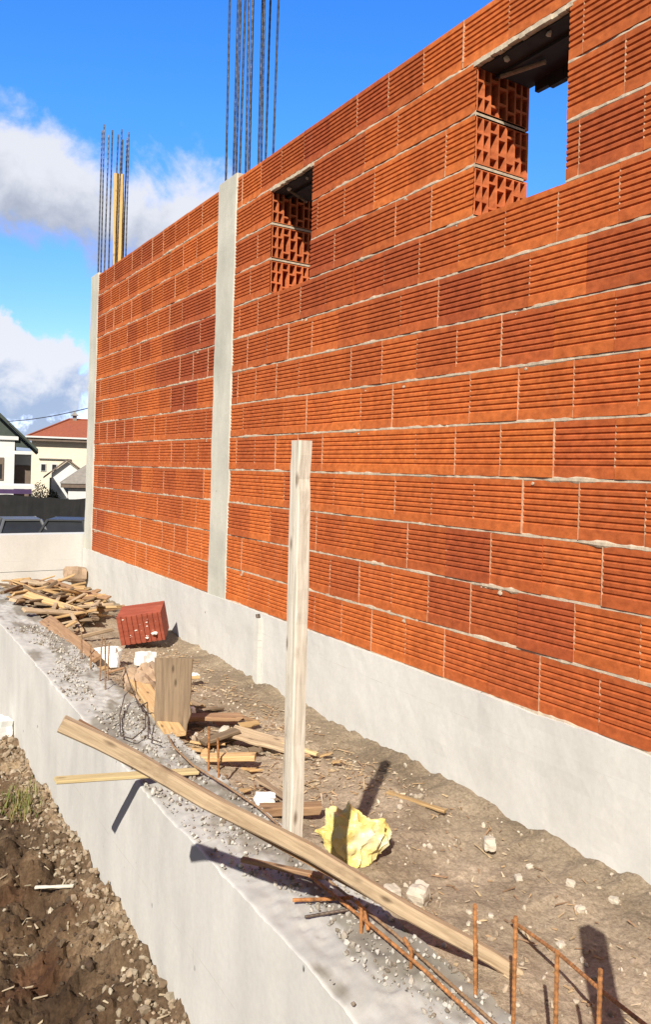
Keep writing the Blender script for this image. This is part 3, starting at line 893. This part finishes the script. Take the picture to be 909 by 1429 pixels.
plank_between('plank', M['grey_wood'], (-.76, 2.93, .085), (-.59, 2.96, .10), .05, .016, jag=.002, label='splintered grey plank lying beside the white round stone', cat='plank')
plank_between('plank', M['tan_wood'], (-.60, 2.99, .09), (-.42, 2.78, .055), .10, .014, roll=R(6), jag=.003, label='thin broad tan plank lying left of the wooden post', cat='plank')
plank_between('plank', M['brown_wood'], (-.83, 2.28, .075), (-.64, 2.20, .072), .05, .03, jag=.002, label='brown wood block lying directly left of the wooden post by the foam scrap', cat='plank')
plank_between('plank', M['scrap'], (-.54, 4.02, .075), (-.34, 3.94, .06), .035, .015, jag=.002, label='narrow pale plank lying right of the top of the upright board', cat='plank')
plank_between('plank', M['yellow_wood'], (-.52, 2.96, .075), (-.36, 2.68, .05), .022, .012, jag=.002, label='thin yellowish strip of wood lying on the soil left of the post', cat='plank')
plank_between('plank', M['scrap'], (-.30, 2.28, .03), (-.22, 2.05, .03), .02, .01, jag=.001, label='thin pale stick lying on bare soil right of the bag', cat='plank')
plank_between('plank', M['pale_wood'], (-1.375, 3.05, -.40), (-1.25, 2.98, -.395), .012, .009, jag=.001, label='thin white stick lying on the brown soil outside the low wall', cat='plank')
SG = 'broken scrap pieces on the soil left of the post'
for i in range(60):
    y = random.uniform(2.35, 4.3); x = random.uniform(-.84, -.30 if y < 3.5 else -.42); z = h_in(x, y)+.014+random.uniform(0, .02)
    board_obj('wood_scrap', random.choice((M['scrap'], M['scrap'], M['brown_wood'], M['grey_wood'])), random.uniform(.03, .15), random.uniform(.010, .045), random.uniform(.005, .014), (x, y, z),
              (random.uniform(-.3, .3), random.uniform(-.25, .25), random.uniform(-1.5, 1.0)), jag=.0035, taper=random.uniform(0, .8), seg=4,
              label='broken piece of scrap wood on the soil between upright board and post', cat='scrap wood', group=SG)

# crumpled paper sack
def sack():
    bm = bmesh.new(); bmesh.ops.create_icosphere(bm, subdivisions=4, radius=1)
    for v in bm.verts:
        c = v.co.copy()
        k = 1+.30*mn.noise(c*1.6)-.55*abs(mn.noise(c*2.6+Vector((5, 0, 0))))+.25*abs(mn.noise(c*5+Vector((0, 7, 0))))
        v.co = Vector((c.x*.105*k, c.y*.13*k, max(-.05, c.z*.115*k)))
    me = bpy.data.meshes.new('paper_sack'); bm.to_mesh(me); bm.free()
    o = bpy.data.objects.new('paper_sack', me); COL.objects.link(o); me.materials.append(M['paperbag'])
    o.location = (-.70, 3.78, .10); o.rotation_euler = (0, 0, .4)
    tag(o, 'crumpled brown paper sack slumped behind the upright board', 'sack')
sack()

# heap of formwork offcuts at the far end
HG = 'scrap boards in the timber heap'
def heap_h(x, y):
    q = ((x+.60)/.42)**2 + ((y-6.35)/1.05)**2
    return .06 + .155*math.exp(-q*1.1)
cnt = 0
for i in range(125):
    x = random.gauss(-.55, .19); y = random.gauss(6.2, .62)
    if not (-.86 < x < -.08 and 5.1 < y < 7.5) or (x > -.62 and y < 5.5): continue
    lvl = (i/125)**.7
    z = h_in(max(XI, min(0, x)), y)+.015 + lvl*(heap_h(x, y)-.05)
    l = random.uniform(.16, .50); 
    yaw = random.gauss(R(8), R(38)) if random.random() < .7 else random.gauss(R(-70), R(25))
    if x+abs(math.cos(yaw))*l/2 > -.05: x = -.05-abs(math.cos(yaw))*l/2-.01
    board_obj('scrap_board', random.choice((M['scrap'], M['scrap'], M['tan_wood'], M['grey_wood'], M['brown_wood'])), l, random.uniform(.02, .075), random.uniform(.010, .026), (x, y, z),
              (random.gauss(0, .25), random.gauss(0, .16), yaw), jag=.0025, taper=random.uniform(0, .35), seg=4,
              label='tan scrap board in the heap of timber offcuts before the far concrete wall', cat='scrap board', group=HG)
lump('bucket_lump', M['paperbag'], (-.12, 7.45, .17), (.20, .16, .15), 71, 'dark brown lump of debris in the far corner behind the timber heap', 'debris', 0, .5).name = 'debris_lump'

# ----------------------------------------------------------------------------- background yard and houses
def steel(n, c, r=.5, m=0.0): return plain(n, c, r, .12, 5, m)
M['white'] = plain('white_render', (.64, .65, .64), .85, .05, 3)
M['cream'] = plain('cream_render', (.74, .66, .52), .85, .06, 2)
M['redroof'] = plain('red_roof_tiles', (.27, .075, .035), .8, .18, 5)
M['darkroof'] = plain('dark_green_roof', (.045, .06, .05), .7, .25, 4)
M['greyroof'] = plain('grey_roof', (.22, .20, .18), .8, .15, 4)
M['brownpanel'] = plain('brown_gate', (.15, .11, .085), .7, .2, 4)
M['glass'] = plain('dark_glass', (.015, .017, .02), .45, .2, 3)
M['net'] = plain('black_shade_net', (.011, .011, .012), .9, .3, 3)
M['purple'] = plain('purple_fascia', (.06, .03, .10), .6, .15, 4)
M['carpaint'] = steel('dark_car_paint', (.04, .042, .045), .45, .1)
M['cargrey'] = steel('grey_car_paint', (.11, .115, .12), .45, .1)
M['rubber'] = plain('black_rubber', (.02, .02, .02), .9, .2, 8)
M['leaf'] = vcol('leaves', .7, 20, .2, 0)
M['wire'] = plain('black_cable', (.03, .03, .035), .7, .1, 4)
GZ = -2.2

# left white house with dark gable roof; local x right, y away from camera
h = empty('white_house', (7.9, 49.0, GZ), R(-11)); tag(h, 'white house with a dark green gable roof and brown gate at the left edge', 'house')
mb = MB(); mb.box(-7.2, -1.0, 0, 8, 0, 4.75); mb.box(-1.0, -.05, 1.2, 8, 0, 4.1); mb.build('wall', M['white'], h)
mb = MB(); mb.box(-1.0, 0.0, -.05, 1.18, 3.92, 4.12); mb.build('porch_beam', M['white'], h)
mb = MB(); mb.box(-7.25, -.8, -.12, -.003, 4.76, 4.98); mb.build('cornice', M['white'], h)
mb = MB(); mb.box(-.97, -.08, .9, 1.0, 0, 3.25); mb.build('gate', M['brownpanel'], h)
mb = MB(); mb.box(-.97, -.08, 1.0, 1.15, 3.30, 3.40); mb.build('gate_rail', M['white'], h)
mb = MB()
for s in (0, 1):
    a, b = ((.32, 4.25), (-3.6, 8.0)) if s == 0 else ((-3.6, 8.0), (-7.5, 4.25))
    mb.add([(a[0], -.55, a[1]), (b[0], -.55, b[1]), (b[0], 8.4, b[1]), (a[0], 8.4, a[1]), (a[0], -.55, a[1]-.24), (b[0], -.55, b[1]-.24), (b[0], 8.4, b[1]-.24), (a[0], 8.4, a[1]-.24)],
           [(0, 1, 2, 3), (7, 6, 5, 4), (0, 4, 5, 1), (1, 5, 6, 2), (2, 6, 7, 3), (3, 7, 4, 0)])
mb.build('roof', M['darkroof'], h)
mb = MB(); mb.add([(-7.2, .05, 4.76), (-.15, .05, 4.3), (-3.6, .05, 7.75)], [(0, 1, 2)]); mb.add([(-7.2, .05, 4.76), (-.15, .05, 4.3), (-3.6, .05, 7.75), (-7.2, .2, 4.76), (-.15, .2, 4.3), (-3.6, .2, 7.75)], [(3, 5, 4), (0, 3, 4, 1), (1, 4, 5, 2), (2, 5, 3, 0)]); mb.build('gable', M['darkroof'], h)
mb = MB(); mb.box(-2.4, -1.58, -.05, -.002, 2.35, 3.7); w = mb.build('window', M['brownpanel'], h)
mb = MB(); mb.box(-2.3, -1.68, -.07, -.052, 2.45, 3.3); mb.build('pane', M['glass'], w)

# cream house with red hip roof
h = empty('cream_house', (11.8, 68.6, GZ), R(-13)); tag(h, 'cream two storey house under a red hipped tile roof', 'house')
mb = MB(); mb.box(0, 13, 0, 8, 0, 5.5); mb.build('wall', M['cream'], h)
mb = MB(); zE, zR = 5.62, 7.45
P = [(-.45, -.5, zE), (13.5, -.5, zE), (13.5, 8.5, zE), (-.45, 8.5, zE), (3.0, 4, zR), (10, 4, zR)]
mb.add(P, [(0, 1, 5, 4), (1, 2, 5), (2, 3, 4, 5), (3, 0, 4), (3, 2, 1, 0)])
rf = mb.build('roof', M['redroof'], h)
mb = MB(); mb.tube([(3, 4, zR+.03), (10, 4, zR+.03)], .10, 8); mb.tube([(-.45, -.5, zE+.03), (3, 4, zR+.03)], .09, 8); mb.build('ridge_tiles', M['redroof'], rf)
mb = MB(); mb.box(3.3, 3.65, 3.8, 4.2, zR-.2, zR+.35); mb.add([(3.15, 3.6, zR+.36), (3.8, 3.6, zR+.36), (3.8, 4.4, zR+.36), (3.15, 4.4, zR+.36), (3.47, 4, zR+.75)], [(3, 2, 1, 0), (0, 1, 4), (1, 2, 4), (2, 3, 4), (3, 0, 4)]); mb.build('chimney', M['greyroof'], rf)
mb = MB(); mb.box(-.5, 13.55, -.62, -.505, zE-.06, zE+.08); mb.build('gutter', M['white'], h)
mb = MB(); mb.box(-.44, 13.45, -.5, -.003, zE-.32, zE-.07); mb.build('eave', M['brownpanel'], h)
for x in (.75, 1.62, 5.0, 8.0):
    mb = MB(); mb.box(x, x+.44, -.06, -.002, 2.75, 3.40); w = mb.build('window', M['white'], h)
    mb = MB(); mb.box(x+.05, x+.39, -.075, -.062, 2.8, 3.35); mb.build('pane', M['glass'], w)
mb = MB(); mb.box(.6, 3.2, -.14, -.003, 3.78, 3.86); mb.build('grey_strip', M['greyroof'], h)  # grey strip above the windows

# white shed and grey-roofed shed
h = empty('white_shed', (11.2, 58.55, GZ), R(-13)); tag(h, 'small white gabled shed with brown roof edge in front of the cream house', 'shed')
mb = MB(); mb.add([(0, 0, 0), (2.5, 0, 0), (2.5, 0, 2.55), (1.1, 0, 3.6), (0, 0, 2.7), (0, 4, 0), (2.5, 4, 0), (2.5, 4, 2.55), (1.1, 4, 3.6), (0, 4, 2.7)],
               [(0, 1, 2, 3, 4), (9, 8, 7, 6, 5), (0, 4, 9, 5), (1, 6, 7, 2)]); mb.build('wall', M['white'], h)
mb = MB()
for a, b in (((-.55, 2.32), (1.1, 3.68)), ((1.1, 3.68), (2.75, 2.45))):
    mb.add([(a[0], -.3, a[1]), (b[0], -.3, b[1]), (b[0], 4.2, b[1]), (a[0], 4.2, a[1]), (a[0], -.3, a[1]+.13), (b[0], -.3, b[1]+.13), (b[0], 4.2, b[1]+.13), (a[0], 4.2, a[1]+.13)],
           [(3, 2, 1, 0), (4, 5, 6, 7), (0, 1, 5, 4), (1, 2, 6, 5), (2, 3, 7, 6), (3, 0, 4, 7)])
mb.build('roof', M['brownpanel'], h)
mb = MB(); mb.box(-.12, .0, -.06, .06, 0, 2.4); mb.build('drain_pipe', M['greyroof'], h)
h = empty('grey_roofed_shed', (11.15, 54.4, GZ), R(-13)); tag(h, 'low white shed with a grey hipped roof beside the far column', 'shed')
mb = MB(); mb.box(.25, 4.6, .3, 4, 0, 1.75); mb.build('wall', M['white'], h)
mb = MB(); mb.add([(-.3, 0, 2.08), (5.2, 0, 2.08), (5.2, 4.3, 2.08), (-.3, 4.3, 2.08), (1.9, 2.1, 3.75), (3.1, 2.1, 3.75)], [(0, 1, 5, 4), (1, 2, 5), (2, 3, 4, 5), (3, 0, 4), (3, 2, 1, 0)]); mb.build('roof', M['greyroof'], h)
mb = MB(); mb.box(-.25, 5.15, .05, .29, 1.8, 2.07); mb.build('fascia', M['brownpanel'], h)

# carport roof behind the net fence
h = empty('carport', (5.96, 39.2, GZ), R(-9)); tag(h, 'flat carport roof with a white edge and purple fascia behind the net fence', 'carport')
mb = MB(); mb.box(-6, .1, 0, 3.5, 2.16, 2.32); mb.build('roof', M['white'], h)
mb = MB(); mb.box(-6, -.05, -.04, -.004, 1.92, 2.14); mb.build('fascia', M['purple'], h)
for x in (-5.8, -2.9, -.1):
    mb = MB(); mb.tube([(x, .2, 0), (x, .2, 2.158)], .06, 8); mb.build('post', M['greyroof'], h)

# black net fence
h = empty('net_fence', (4.8, 32.3, GZ), R(-15)); tag(h, 'black shade net fence with posts behind the parked cars', 'fence')
mb = MB(); n = 80; vs = []
for i in range(n+1):
    x = -8+16*i/n; d = .04*math.sin(x*2.1)+.03*nz(x*3, 1); tz = 2.02+.035*math.sin(x*3.9)+.03*nz(x*2, 4)
    if x < -.2: tz += .10
    vs += [(x, d, 0), (x, d+.05*nz(x*4, 7), 1.0), (x, d, tz), (x, d+.02, 0), (x, d+.02+.05*nz(x*4, 7), 1.0), (x, d+.02, tz)]
for i in range(n):
    a = i*6
    mb.f += [(a, a+6, a+7, a+1), (a+1, a+7, a+8, a+2), (a+3, a+4, a+10, a+9), (a+4, a+5, a+11, a+10), (a+2, a+8, a+11, a+5)]
    mb.c += [(1, 1, 1)]*5
mb.v = vs; mb.build('net', M['net'], h)
for i in range(7):
    mb = MB(); mb.tube([(-7.8+2.6*i, .12, 0), (-7.8+2.6*i, .12, 2.1)], .04, 8); mb.build('post', M['darkrod'], h)

# cars seen over the far wall
def make_car(loc, rz, paint, label):
    e = empty('parked_car', loc, rz); tag(e, label, 'car', 'cars parked behind the far wall')
    sec = [(-2.1, .35, .55, .78), (-1.95, .30, .85, .84), (-1.0, .28, .95, .88), (0.0, .28, .97, .88), (1.2, .28, .97, .88), (1.95, .30, .92, .84), (2.1, .4, .62, .78)]
    mb = MB(); m = 8
    for x, zb, zt, w in sec:
        mb.v += [(y, x, z) for y, z in ((-w*.92, zb), (-w, zb+.15), (-w, zt-.12), (-w*.88, zt), (w*.88, zt), (w, zt-.12), (w, zb+.15), (w*.92, zb))]
    for j in range(len(sec)-1):
        for i in range(m):
            mb.f.append((j*m+i, j*m+(i+1) % m, (j+1)*m+(i+1) % m, (j+1)*m+i)); mb.c.append((1, 1, 1))
    mb.f += [tuple(range(m-1, -1, -1)), tuple((len(sec)-1)*m+i for i in range(m))]; mb.c += [(1, 1, 1)]*2
    mb.build('body', paint, e, smooth=False)
    # cabin (glass) and roof with pillars
    B = [(-1.75, .95, .80), (1.0, .95, .80)]; T = [(-1.15, 1.40, .60), (.25, 1.42, .60)]
    mb = MB()
    v = [(-.78, -1.75, .94), (.78, -1.75, .94), (.78, 1.0, .94), (-.78, 1.0, .94), (-.59, -1.2, 1.38), (.59, -1.2, 1.38), (.59, .25, 1.40), (-.59, .25, 1.40)]
    mb.add(v, [(0, 1, 5, 4), (1, 2, 6, 5), (2, 3, 7, 6), (3, 0, 4, 7), (4, 5, 6, 7)]); mb.build('windows', M['glass'], e)
    mb = MB(); mb.box(-.60, .60, -1.25, .30, 1.395, 1.45)
    for a, b in (((-.79, -1.76, .93), (-.60, -1.2, 1.42)), ((.79, -1.76, .93), (.60, -1.2, 1.42)), ((.79, 1.02, .93), (.60, .26, 1.42)), ((-.79, 1.02, .93), (-.60, .26, 1.42)), ((-.80, -.35, .93), (-.61, -.35, 1.42)), ((.80, -.35, .93), (.61, -.35, 1.42))):
        mb.tube([a, b], .055, 6)
    mb.build('roof', paint, e)
    for sx in (-1, 1):
        for yy in (-1.35, 1.35):
            mb = MB(); mb.tube([(sx*.70, yy, .32), (sx*.89, yy, .32)], .32, 20); w = mb.build('wheel', M['rubber'], e)
            mb = MB(); mb.tube([(sx*.80, yy, .32), (sx*.90, yy, .32)], .19, 14); mb.build('rim', M['cargrey'], w)
        mb = MB(); mb.box(sx*.62-.14, sx*.62+.14, -2.06, -1.90, .62, .78); mb.build('tail_light', M['redroof'], e)
    return e
make_car((3.50, 29.4, GZ+.02), R(-4), M['cargrey'], 'grey parked car left of the other, half hidden behind the far concrete wall')
make_car((5.25, 28.9, GZ+.02), R(-24), M['carpaint'], 'dark parked car next to the corner column, half hidden behind the far concrete wall')

# bushes by the sheds
def bush(loc, r, hgt, label):
    e = empty('bush', loc); tag(e, label, 'bush')
    mb = MB()
    for i in range(700):
        a = random.uniform(0, 6.28); u = random.uniform(-1, 1); q = random.random()**.4
        d = Vector((math.cos(a)*math.sqrt(1-u*u), math.sin(a)*math.sqrt(1-u*u), u))
        k = 1+.4*mn.noise(d*2+Vector(loc))
        p = Vector((d.x*r*q*k, d.y*r*q*k, hgt*.5+d.z*hgt*.5*q*k))
        s = random.uniform(.05, .1); t = Vector((random.gauss(0, 1), random.gauss(0, 1), random.gauss(0, 1))).normalized()*s; b = t.cross(Vector((.3, .5, .8))).normalized()*s*.5
        mb.add([p-t, p+b, p+t, p-b], [(0, 1, 2, 3)], tone(random.choice(((.045, .055, .02), (.10, .085, .03), (.07, .06, .025)))))
    mb.build('crown', M['leaf'], e)
    mb = MB(); mb.tube([(0, 0, 0), (.05, 0, hgt*.6)], .05, 7); mb.build('trunk', M['brown_wood'], e)
bush((10.5, 59.0, GZ), .75, 2.0, 'dark olive bush between the brown gate and the small white shed')
bush((11.0, 57.2, GZ), .55, 1.6, 'smaller brownish bush at the corner of the small white shed')

# overhead cable from the white house roof to a pole behind the brick wall
pole = empty('utility_pole', (8.55, 34.4, GZ)); tag(pole, 'wooden utility pole behind the brick wall carrying the cable', 'pole')
mb = MB(); mb.tube([(0, 0, 0), (0, 0, 6.6)], .11, 10); mb.build('shaft', M['brown_wood'], pole)
mb = MB(); mb.box(-.6, .6, -.13, -.03, 6.25, 6.37); mb.build('crossarm', M['brown_wood'], pole)
A = Vector((6.36, 48.6, 3.62)); B = Vector((8.5, 34.3, 4.15)); pts = []
for i in range(25):
    t = i/24; p = A.lerp(B, t); p.z -= .30*4*t*(1-t)*.6; pts.append(p)
mb = MB(); mb.tube(pts, .022, 6); c = mb.build('overhead_cable', M['wire']); tag(c, 'black overhead cable crossing the sky above the red roof', 'cable')

# low hills on the horizon
def hill_mesh():
    mb = MB(); n = 160; vs = []
    for i in range(n+1):
        a = R(-60)+R(150)*i/n
        hz_ = 22+14*nz(a*4, 2)+8*nz(a*11, 5)
        for r_, z in ((900, GZ-2), (1000, GZ+hz_*.6), (1150, GZ+hz_), (1400, GZ-4)):
            vs.append((r_*math.sin(a), r_*math.cos(a), z))
    for i in range(n):
        for k in range(3): mb.f.append((i*4+k, i*4+4+k, i*4+5+k, i*4+1+k)); mb.c.append((1, 1, 1))
    mb.v = vs
    return mb
tag(hill_mesh().build('hills', plain('far_hill', (.07, .085, .07), .95, .3, .02), smooth=True), kind='structure')

# ----------------------------------------------------------------------------- sky, sun
SUNV = Vector((1, .99, -1.19))
el = math.atan2(1.2, math.hypot(1, 1.02))
az = math.atan2(-1, -1.02)            # azimuth of the sun, from +Y towards +X
wd = bpy.data.worlds.new('World'); S.world = wd; wd.use_nodes = True
nt = wd.node_tree; bg = nt.nodes['Background']
sky = N(nt, 'ShaderNodeTexSky', sky_type='NISHITA'); sky.sun_disc = False
sky.sun_elevation = el; sky.sun_rotation = az % (2*math.pi)
sky.air_density = 1.0; sky.dust_density = .25; sky.ozone_density = 5.0; sky.altitude = 300
hs = N(nt, 'ShaderNodeHueSaturation'); hs.inputs['Saturation'].default_value = 1.27; hs.inputs['Value'].default_value = 1.62; hs.inputs['Hue'].default_value = .511
L(nt, sky.outputs['Color'], hs.inputs['Color'])
tc = N(nt, 'ShaderNodeTexCoord'); sep = N(nt, 'ShaderNodeSeparateXYZ'); L(nt, tc.outputs['Generated'], sep.inputs[0])
def MM(op, a, b=None, c=None):
    n = N(nt, 'ShaderNodeMath', operation=op)
    for i, s in enumerate((a, b, c)):
        if s is None: continue
        if isinstance(s, (int, float)): n.inputs[i].default_value = s
        else: L(nt, s, n.inputs[i])
    return n.outputs[0]
AZ = MM('MULTIPLY', MM('ARCTAN2', sep.outputs['X'], sep.outputs['Y']), 57.2958)
EL = MM('MULTIPLY', MM('ARCSINE', sep.outputs['Z']), 57.2958)
def blob(a0, e0, ra, re, rot):
    da = MM('SUBTRACT', AZ, a0); de = MM('SUBTRACT', EL, e0)
    c, s = math.cos(R(rot)), math.sin(R(rot))
    u = MM('DIVIDE', MM('ADD', MM('MULTIPLY', da, c), MM('MULTIPLY', de, s)), ra)
    v = MM('DIVIDE', MM('SUBTRACT', MM('MULTIPLY', de, c), MM('MULTIPLY', da, s)), re)
    return MM('SUBTRACT', 1.0, MM('SQRT', MM('ADD', MM('MULTIPLY', u, u), MM('MULTIPLY', v, v))))
dirv = tc.outputs['Generated']
nA = noise_node(nt, dirv, 9, 9, .58, .25).outputs['Fac']
nB = noise_node(nt, dirv, 24, 8, .6, .2).outputs['Fac']
b1 = blob(10.5, 19.0, 10.5, 4.3, -10)
b1b = blob(21.0, 17.4, 8.5, 4.4, 0)
b2 = blob(11.0, 6.0, 9.0, 4.2, 0)
b3 = blob(10, 1.0, 60, 3.6, 0)
B1 = MM('MAXIMUM', MM('MULTIPLY', b1, 1.0), MM('MULTIPLY', b1b, .8))
B2 = MM('MAXIMUM', b2, MM('MULTIPLY', b3, .5))
def smooth(x, lo, hi):
    n = N(nt, 'ShaderNodeMapRange', interpolation_type='SMOOTHSTEP'); L(nt, x, n.inputs['Value'])
    n.inputs['From Min'].default_value = lo; n.inputs['From Max'].default_value = hi
    return n.outputs['Result']
dn = MM('MULTIPLY', MM('SUBTRACT', nA, .5), 1.9); dn2 = MM('MULTIPLY', MM('SUBTRACT', nB, .5), .7)
D1 = smooth(MM('ADD', MM('ADD', B1, dn), dn2), -.02, .50)
D2 = smooth(MM('ADD', MM('ADD', B2, MM('MULTIPLY', dn, .9)), dn2), .16, .34)
# unseen clouds added away from the view to whiten the fill light
gen = smooth(MM('ADD', MM('MULTIPLY', noise_node(nt, dirv, 3.2, 8, .6, .2).outputs['Fac'], 1.0), MM('MULTIPLY', MM('ABSOLUTE', MM('SUBTRACT', AZ, 22)), .0012)), .50, .66)
away = smooth(MM('ABSOLUTE', MM('SUBTRACT', AZ, 24)), 26, 44)
D3 = MM('MULTIPLY', gen, away)
# shading: bright tops, grey-blue bellies
sh1 = smooth(MM('ADD', MM('SUBTRACT', EL, MM('MULTIPLY', MM('SUBTRACT', AZ, 10.5), -.21)), MM('MULTIPLY', MM('SUBTRACT', nB, .5), 7.0)), 15.4, 20.4)
sh2 = smooth(MM('ADD', EL, MM('MULTIPLY', MM('SUBTRACT', nB, .5), 9.0)), 3.6, 7.0)
def cmix(f, a, b):
    return mix(nt, f, a, b)
CW = (5.7, 5.75, 5.85); CG = (2.9, 3.1, 3.45); CB = (2.5, 3.2, 4.4)
col1 = cmix(sh1, CG, CW); col2 = cmix(sh2, CB, CW)
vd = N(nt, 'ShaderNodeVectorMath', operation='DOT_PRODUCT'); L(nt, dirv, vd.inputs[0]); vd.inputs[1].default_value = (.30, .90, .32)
gain = MM('MAXIMUM', .22, MM('ADD', .42, MM('MULTIPLY', vd.outputs['Value'], .93)))  # sky brightened ahead and dimmed behind to cut the fill light
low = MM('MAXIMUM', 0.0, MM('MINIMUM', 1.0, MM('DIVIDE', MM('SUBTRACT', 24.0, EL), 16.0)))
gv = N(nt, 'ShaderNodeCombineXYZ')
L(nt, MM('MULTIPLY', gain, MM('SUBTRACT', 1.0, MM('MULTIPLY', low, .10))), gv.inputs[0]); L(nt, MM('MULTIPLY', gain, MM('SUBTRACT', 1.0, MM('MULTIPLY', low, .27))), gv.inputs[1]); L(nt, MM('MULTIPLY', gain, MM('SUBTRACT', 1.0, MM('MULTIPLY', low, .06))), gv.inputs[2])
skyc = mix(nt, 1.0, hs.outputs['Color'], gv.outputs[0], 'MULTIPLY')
skyc = cmix(D3, skyc, (1.75, 1.65, 1.5))
skyc = cmix(MM('MULTIPLY', D1, .93), skyc, col1)
skyc = cmix(MM('MULTIPLY', D2, .94), skyc, col2)
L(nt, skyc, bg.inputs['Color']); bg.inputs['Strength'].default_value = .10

sl = bpy.data.lights.new('sun', 'SUN'); sl.energy = 5.0; sl.angle = R(.53); sl.color = (1.0, .93, .82)
so = bpy.data.objects.new('sun', sl); COL.objects.link(so)
so.rotation_euler = SUNV.to_track_quat('-Z', 'Y').to_euler(); so.location = (-5, -5, 6)

# ----------------------------------------------------------------------------- camera
YAW, PIT, ROL = .5635386, -.0011338, .02813403
f = Vector((math.sin(YAW)*math.cos(PIT), math.cos(YAW)*math.cos(PIT), math.sin(PIT)))
r = Vector((math.cos(YAW), -math.sin(YAW), 0)); u = r.cross(f)
r2 = r*math.cos(ROL)+u*math.sin(ROL); u2 = -r*math.sin(ROL)+u*math.cos(ROL)
cam = bpy.data.cameras.new('camera'); co = bpy.data.objects.new('camera', cam); COL.objects.link(co)
co.matrix_world = Matrix(((r2.x, u2.x, -f.x, -2.047024), (r2.y, u2.y, -f.y, 0), (r2.z, u2.z, -f.z, 1.205281), (0, 0, 0, 1)))
cam.sensor_fit = 'VERTICAL'; cam.sensor_height = 36.0; cam.lens = 1083.019/1429*36
cam.shift_x = (454.5-456.0145)/1429; cam.shift_y = -(714.5-659.2745)/1429
cam.clip_start = .05; cam.clip_end = 6000
S.camera = co
S.view_settings.view_transform = 'Standard'; S.view_settings.look = 'None'; S.view_settings.gamma = 1
S.view_settings.exposure = .6; S.view_settings.use_curve_mapping = False
